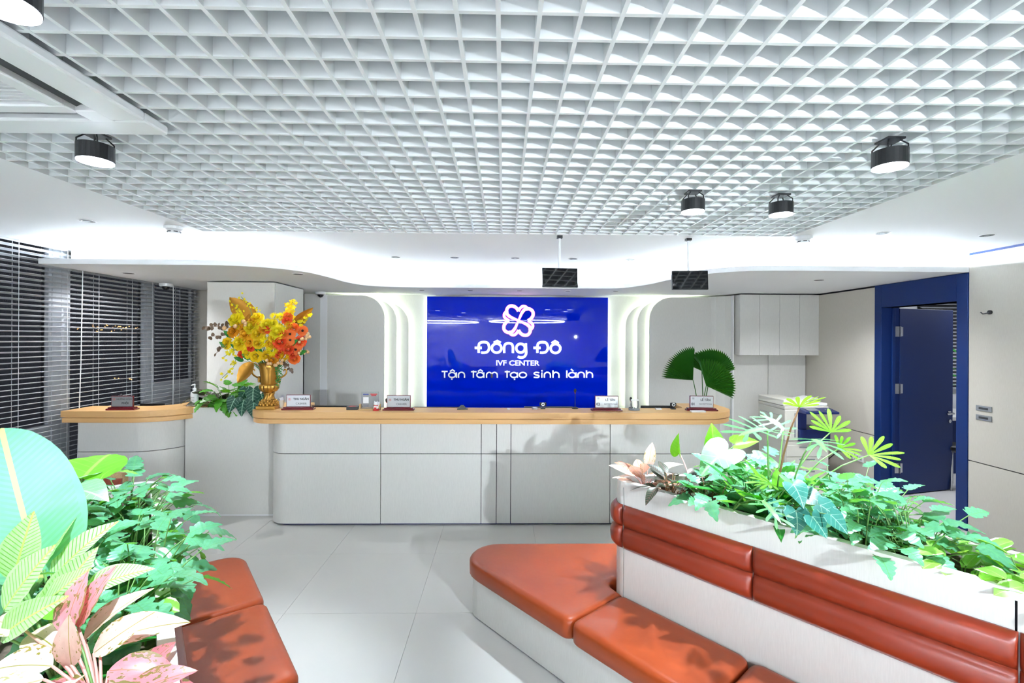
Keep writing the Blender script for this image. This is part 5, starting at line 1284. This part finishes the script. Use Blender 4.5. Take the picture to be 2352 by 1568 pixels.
# gilded leaves
def gold(label, base_, tipp, Y, nrm, sw, s_extra=1.0):
    a, b = BQ(*base_, Y), BQ(*tipp, Y); t = thing('gilded_leaf', label, 'leaf', tuple(MOUTH), group='gilded leaves in the gold urn')
    petiole(t, MOUTH - Vector((0, 0, .1)), a, .004, 'gold_leaf', .1, 'stalk'); leaf(t, GL, a, b - a, nrm, (b - a).length * s_extra, sw, 'blade')
GL = leaf_mesh('blade', *LANCE, 'gold_leaf', .55, -.12, .012, 7)
gold('large gilded leaf rising at the upper left of the bouquet', (640, 420), (352, 140), UY + .02, (.5, -.8, .4), 1.5)
gold('gilded leaf pointing up at the right edge of the bouquet', (1100, 480), (1362, 232), UY + .02, (.3, -1, -.2), .85)
gold('pleated gilded leaf hanging below the left flowers', (640, 900), (470, 1150), UY - .10, (-.2, -1, .2), 1.5)
gold('small curled gilded leaf among the upper left roses', (560, 440), (600, 310), UY - .08, (.2, -1, 0), 1.2)
# brown eucalyptus and pearl twigs
EU = leaf_mesh('leaf', *OVAL, 'leaf_brown', .1, .1, 0)
def twig(label, pts, n, size, Y0, pearl=False):
    t = thing('dried_twig', label, 'twig', tuple(MOUTH), group='dried twigs in the gold urn')
    cp = catmull([MOUTH - Vector((0, 0, .08))] + [BQ(x, y, Y0) for x, y in pts], 6); MB().tube(cp, .002, 5).build('stalk', 'stem_brown', t)
    tail = cp[int(len(cp) * .45):]
    for i in range(n):
        q = Vector(tail[int(i * (len(tail) - 1) / max(1, n - 1))])
        if pearl: MB().ball(q + Vector((rn.uniform(-1,1), rn.uniform(-1,0), rn.uniform(-1,1))) * 26 * US, size * US, 8, 5).build('seed_pod', 'pearl', t, smooth=True)
        else: leaf(t, EU, q, (rn.uniform(-.6,.6), rn.uniform(-.5,.2), rn.choice((-1, 1)) * rn.uniform(.4, 1)), (rn.uniform(-.5,.5), -1, .2), size * US)
twig('brown eucalyptus twig stretching out at the far left', [(420, 500), (250, 470), (60, 470)], 18, 52, UY - .05)
twig('dark eucalyptus twig below it at the far left', [(420, 620), (250, 580), (100, 590)], 12, 46, UY - .05)
twig('short dark twig at the lower left of the bouquet', [(420, 700), (280, 720), (190, 790)], 10, 44, UY - .08)
twig('bronze leaf twig at the lower right of the bouquet', [(950, 900), (1040, 940), (1110, 1000)], 12, 40, UY - .1)
twig('twig of pale seed pods at the right edge of the bouquet', [(1150, 700), (1260, 600), (1310, 560)], 11, 20, UY - .1, True)
twig('twig of pale seed pods under the orange roses', [(1150, 800), (1230, 780), (1300, 780)], 9, 20, UY - .1, True)
twig('twig of bronze pods at the urn mouth', [(780, 900), (900, 930), (1000, 880)], 8, 20, UY - .17, True)
twig('pale pods among the upper left roses', [(560, 500), (530, 430), (290, 500)], 5, 26, UY - .16, True)
FT = leaf_mesh('leaf', *LANCE, 'leaf_deep', .2, .2, 0)
t = thing('green_filler', 'dark green filler leaves between the flowers', 'foliage', tuple(MOUTH))
for zx, zy in ((580, 630), (700, 760), (745, 790), (640, 760), (860, 600), (1100, 690), (930, 740), (380, 600), (480, 740), (600, 860), (520, 880), (1190, 800), (760, 720), (340, 720)):
    a = BQ(zx, zy, UY - .12); d = a - MOUTH; petiole(t, MOUTH - Vector((0, 0, .08)), a, .002, 'stem', .2, 'stalk'); leaf(t, FT, a, d + Vector((rn.uniform(-.1,.1), -.1, .05)), (rn.uniform(-.4,.4), -1, .4), .09, 1.2)
t = thing('trailing_fern', 'fine green trail hanging from the urn mouth on the right', 'foliage', tuple(MOUTH))
for k in range(5):
    pts = [BQ(880 + 16 * k, 900, UY - .09), BQ(905 + 18 * k, 1000 + 10 * k, UY - .11), BQ(925 + 8 * k, 1120 + 40 * (k % 3), UY - .09)]
    cp = catmull([MOUTH - Vector((0, 0, .02))] + pts, 5); MB().tube(cp, .0016, 4).build('strand', 'stem', t)
    for q in cp[6:]: leaf(t, FT, q, (rn.uniform(-1,1), -.4, rn.uniform(-.8,.3)), (0, -1, .3), .022)

# ================================================================== RIGHT SIDE: COPIER, FITTINGS, OFFICE
cp = thing('photocopier', 'cream and navy office photocopier in the corner by the wall cabinets', 'photocopier', (3.5, 5.7, 0))
MB().box(3.26, 3.77, 5.40, 5.97, .03, .52).build('paper_cabinet', 'cream_plastic', cp, bevel=.012)
for z0, z1 in ((.06, .19), (.20, .33), (.34, .47)):
    MB().box(3.27, 3.76, 5.390, 5.402, z0, z1).build('paper_drawer', 'cream_plastic', cp, bevel=.003)
    MB().box(3.42, 3.60, 5.386, 5.392, z1 - .03, z1 - .015).build('drawer_handle', 'grey', cp)
MB().box(3.25, 3.42, 5.39, 5.97, .52, .88).build('engine_housing', 'cream_plastic', cp, bevel=.012)
MB().box(3.42, 3.76, 5.70, 5.97, .52, .88).build('rear_housing', 'cream_plastic', cp, bevel=.006)
for z in (.60, .70, .80): MB().box(3.2475, 3.2505, 5.45, 5.92, z, z + .003).build('panel_groove', 'grey', cp)
MB().box(3.36, 3.375, 5.388, 5.391, .56, .84).build('panel_groove', 'grey', cp)
MB().box(3.40, 3.765, 5.36, 5.72, .52, .655).build('navy_tray_block', 'navy', cp, bevel=.01)
MB().box(3.40, 3.50, 5.385, 5.72, .655, .86).build('navy_column', 'navy', cp, bevel=.004)
MB().box(3.25, 3.77, 5.40, 5.97, .88, .915).build('scanner_bed', 'cream_plastic', cp, bevel=.008)
lid = MB(); lid.add([(3.25,5.42,.918),(3.52,5.42,.918),(3.52,5.97,.918),(3.25,5.97,.918),(3.27,5.44,.99),(3.50,5.44,.985),(3.52,5.97,.99),(3.25,5.97,.99)], [(0,3,2,1),(4,5,6,7),(0,1,5,4),(1,2,6,5),(2,3,7,6),(3,0,4,7)])
lid.build('document_feeder', 'cream_plastic', cp, bevel=.01)
MB().box(3.52, 3.78, 5.44, 5.95, .918, .950).build('feeder_tray', 'white_plastic', cp, bevel=.006)
MB().obox((3.66, 5.70, .972), (.09, 0, .018), (0, .14, 0), (0, 0, .004)).build('tray_flap', 'white_plastic', cp)
cpn = MB(); cpn.add([(3.40,5.24,.85),(3.78,5.24,.85),(3.78,5.42,.85),(3.40,5.42,.85),(3.40,5.24,.875),(3.78,5.24,.875),(3.78,5.42,.905),(3.40,5.42,.905)], [(0,3,2,1),(4,5,6,7),(0,1,5,4),(1,2,6,5),(2,3,7,6),(3,0,4,7)])
cpn.build('control_panel', 'navy', cp, bevel=.006)
MB().obox((3.52, 5.33, .8925), (.065, 0, 0), (0, .05, .0083), (0, 0, .001)).build('touch_screen', 'grey', cp)
for i in range(3): MB().lathe([(.008, 0), (.007, .006)], (3.68 + .03 * i, 5.33, .889), 10).build('button', 'grey', cp)
for y in (5.5, 5.9):
    for x in (3.3, 3.72): MB().lathe([(.02, 0), (.02, .03)], (x, y, 0), 10).build('foot', 'dark_grey', cp)
for i, (px, py) in enumerate(((1954, 1045), (1975, 1052))):
    q = atx(px, py, XR - .012); t = thing('wall_socket', 'white wall socket low behind the copier, %s' % ('farther one', 'nearer one')[i], 'socket', tuple(q), group='white sockets low on the right wall')
    MB().box(q.x - .012, q.x, q.y - .06, q.y + .06, q.z - .036, q.z + .036).build('face_plate', 'white_plastic', t, bevel=.004)
    for dy in (-.026, .026): MB().box(q.x - .0145, q.x - .0115, q.y + dy - .014, q.y + dy + .014, q.z - .016, q.z + .016).build('outlet', 'grey', t)
q = atx(1945, 1040, XR - .03); tag(MB().tube([(q.x - .01, q.y + .02, q.z), (q.x - .06, q.y + .06, q.z + .01), (q.x - .16, q.y + .12, q.z - .12), (q.x - .28, q.y + .2, q.z - .28)], .006, 6).build('power_cable', 'black', org=tuple(q)), 'black power cable from the wall socket to the copier', 'cable')
for i, (y0, y1) in enumerate(((929, 947), (950, 969))):
    a, b = atx(2243, y0, XR - .012), atx(2279, y1 + 1, XR - .012)
    t = thing('wall_switch', 'bronze grey switch plate on the right wall, %s of two' % ('upper', 'lower')[i], 'switch', (XR, (a.y + b.y)/2, (a.z + b.z)/2), group='stacked switch plates beside the blue door')
    ys = sorted((a.y, b.y)); zs_ = sorted((a.z, b.z)); zs_ = (zs_[0] + .004, zs_[1] - .002)
    MB().box(XR - .020, XR - .012, ys[0], ys[1], zs_[0], zs_[1]).build('face_plate', 'grey', t, bevel=.003)
    MB().box(XR - .0225, XR - .019, ys[0] + .028, ys[1] - .028, zs_[0] + .014, zs_[1] - .014).build('rocker', 'dark_grey', t)
q = atx(2275, 717, XR - .012); t = thing('wall_hook', 'small black coat hook on the right wall', 'hook', tuple(q))
MB().tube([(q.x, q.y, q.z), (q.x - .012, q.y, q.z)], .018, 14).build('rosette', 'black', t); MB().tube([(q.x - .01, q.y, q.z - .004), (q.x - .035, q.y + .03, q.z - .012), (q.x - .045, q.y + .04, q.z + .004)], .005, 7).build('peg', 'black', t)
# office beyond the blue door: blind, desk, stool, plant, papers
ob = thing('venetian_blind', 'white venetian blind seen through the blue doorway', 'blind', (6.7, 6.68, 2.45))
sm = MB().box(-.7, .7, -.025, .025, -.0015, .0015).mesh('slat', 'blind')
MB().box(6.0, 7.4, 6.65, 6.71, 2.41, 2.45).build('headrail', 'blind', ob)
for k in range(28): o = bpy.data.objects.new('slat', sm); C.objects.link(o); o.parent = ob; o.location = (0, 0, -.09 - .05 * k); o.rotation_euler = (R(20), 0, 0)
MB().box(6.0, 7.4, 6.735, 6.748, 1.0, 2.4).build('dark_window', 'screen', ob)
od = thing('office_desk', 'pale desk with navy front inside the office beyond the door', 'desk', (6.0, 6.0, 0))
MB().box(5.25, 7.2, 5.72, 6.45, .70, .745).build('desk_top', 'laminate', od, bevel=.003); MB().box(5.3, 7.1, 5.90, 5.93, 0, .70).build('modesty_panel', 'door_blue', od)
MB().box(5.28, 5.31, 5.75, 6.42, 0, .70).build('side_panel', 'door_blue', od); MB().box(7.1, 7.13, 5.75, 6.42, 0, .70).build('side_panel', 'door_blue', od)
tag(MB().box(5.42, 5.62, 5.80, 6.02, .745, .765).build('paper_stack', 'white_plastic', bevel=.002, org=(5.52, 5.9, .745)), 'white papers on the office desk', 'paper')
st = thing('round_stool', 'chrome stool with round black seat beyond the doorway', 'stool', (5.17, 5.35, 0))
MB().lathe([(.15, .445), (.17, .455), (.17, .485), (.14, .50)], (5.17, 5.35, 0), 24).build('seat', 'black', st, smooth=False); MB().lathe([(.155, .425), (.155, .445)], (5.17, 5.35, 0), 24).build('seat_ring', 'steel', st)
for k in range(4):
    a = R(45 + 90 * k); MB().tube([(5.17 + .10 * math.cos(a), 5.35 + .10 * math.sin(a), .43), (5.17 + .13 * math.cos(a), 5.35 + .13 * math.sin(a), .38), (5.17 + .19 * math.cos(a), 5.35 + .19 * math.sin(a), .0)], .011, 8).build('leg', 'steel', st, smooth=True)
t = thing('office_plant', 'dark broad-leaved plant on the office desk seen past the door edge', 'plant', (5.72, 6.15, .745))
MB().lathe([(.06, 0), (.085, .16), (.078, .16), (.06, .03)], (5.72, 6.15, .745), 18).build('pot', 'white_plastic', t); MB().lathe([(.06, .12), (.075, .14)], (5.72, 6.15, .745), 14).build('soil', 'soil', t)
MB().tube([(5.72, 6.15, .86), (5.71, 6.14, 1.2), (5.70, 6.12, 1.62)], .008, 6).build('trunk', 'stem_brown', t)
for k in range(26):
    a = k * 2.4; z = .95 + .027 * k; b = Vector((5.715, 6.14, z)); h = Vector((math.cos(a), math.sin(a), .4)); e = b + h * .07
    petiole(t, b, e, .003); leaf(t, LM['deep'][0], e, h + Vector((0, 0, rn.uniform(-.5, .3))), (0, 0, 1), .17, 1.6)

# rear of the hall: ring pendant and the photographer's flash that lights the leaves from behind the viewer
for rx_, ry_, rlab in ((.9, -5.0, 'thin glowing ring pendant in the rear of the hall, door side'), (-2.45, -6.0, 'thin glowing ring pendant in the rear of the hall, window side')):
    rg = thing('ring_pendant', rlab, 'pendant lamp', (rx_, ry_, 2.36), group='ring pendants in the rear of the hall')
    rp = [(math.cos(2*math.pi*i/72), math.sin(2*math.pi*i/72)) for i in range(73)]; ro = 1.45
    MB().loft([[(rx_ + x*ro, ry_ + y*ro, 2.34), (rx_ + x*ro*.97, ry_ + y*ro*.97, 2.34), (rx_ + x*ro*.97, ry_ + y*ro*.97, 2.37), (rx_ + x*ro, ry_ + y*ro, 2.37)] for x, y in rp], cap0=False, cap1=False).build('glowing_ring', 'ring_led', rg)
    for a in (0, 120, 240): MB().tube([(rx_ + 1.43 * math.cos(R(a)), ry_ + 1.43 * math.sin(R(a)), 2.37), (rx_ + 1.43 * math.cos(R(a)), ry_ + 1.43 * math.sin(R(a)), ZC)], .003, 5).build('hanger', 'grey', rg)
FX, FY, FZ = 2.22, -1.35, 1.76
fs = thing('studio_flash', 'photo flash on a tripod stand behind the viewer, mirrored in the blue glass', 'studio light', (FX, FY, 0))
aim = (Vector((-.4, 4.3, 1.45)) - Vector((FX, FY, FZ))).normalized()
MB().tube([(FX, FY, .35), (FX, FY, FZ - .06)], .012, 8).build('pole', 'black', fs)
for k in range(3):
    a = R(30 + 120 * k); MB().tube([(FX, FY, .75), (FX + .42 * math.cos(a), FY + .42 * math.sin(a), .01)], .009, 6).build('leg', 'black', fs)
hd = Vector((FX, FY, FZ)); MB().tube([hd - aim * .22, hd - aim * .03], .04, 18).build('flash_head', 'black', fs)
MB().tube([hd - aim * .03, hd - aim * .024], .034, 18).build('flash_lens', 'lens', fs)
light('flash_lamp', 'SPOT', (0, 0, FZ), STROBE_W, (.84, .93, 1.0), fs, aim.to_track_quat('-Z', 'Y').to_euler(), spot_size=R(54), spot_blend=.9, shadow_soft_size=.03)
for o in list(bpy.data.objects):
    if o.get('_local'): del o['_local']
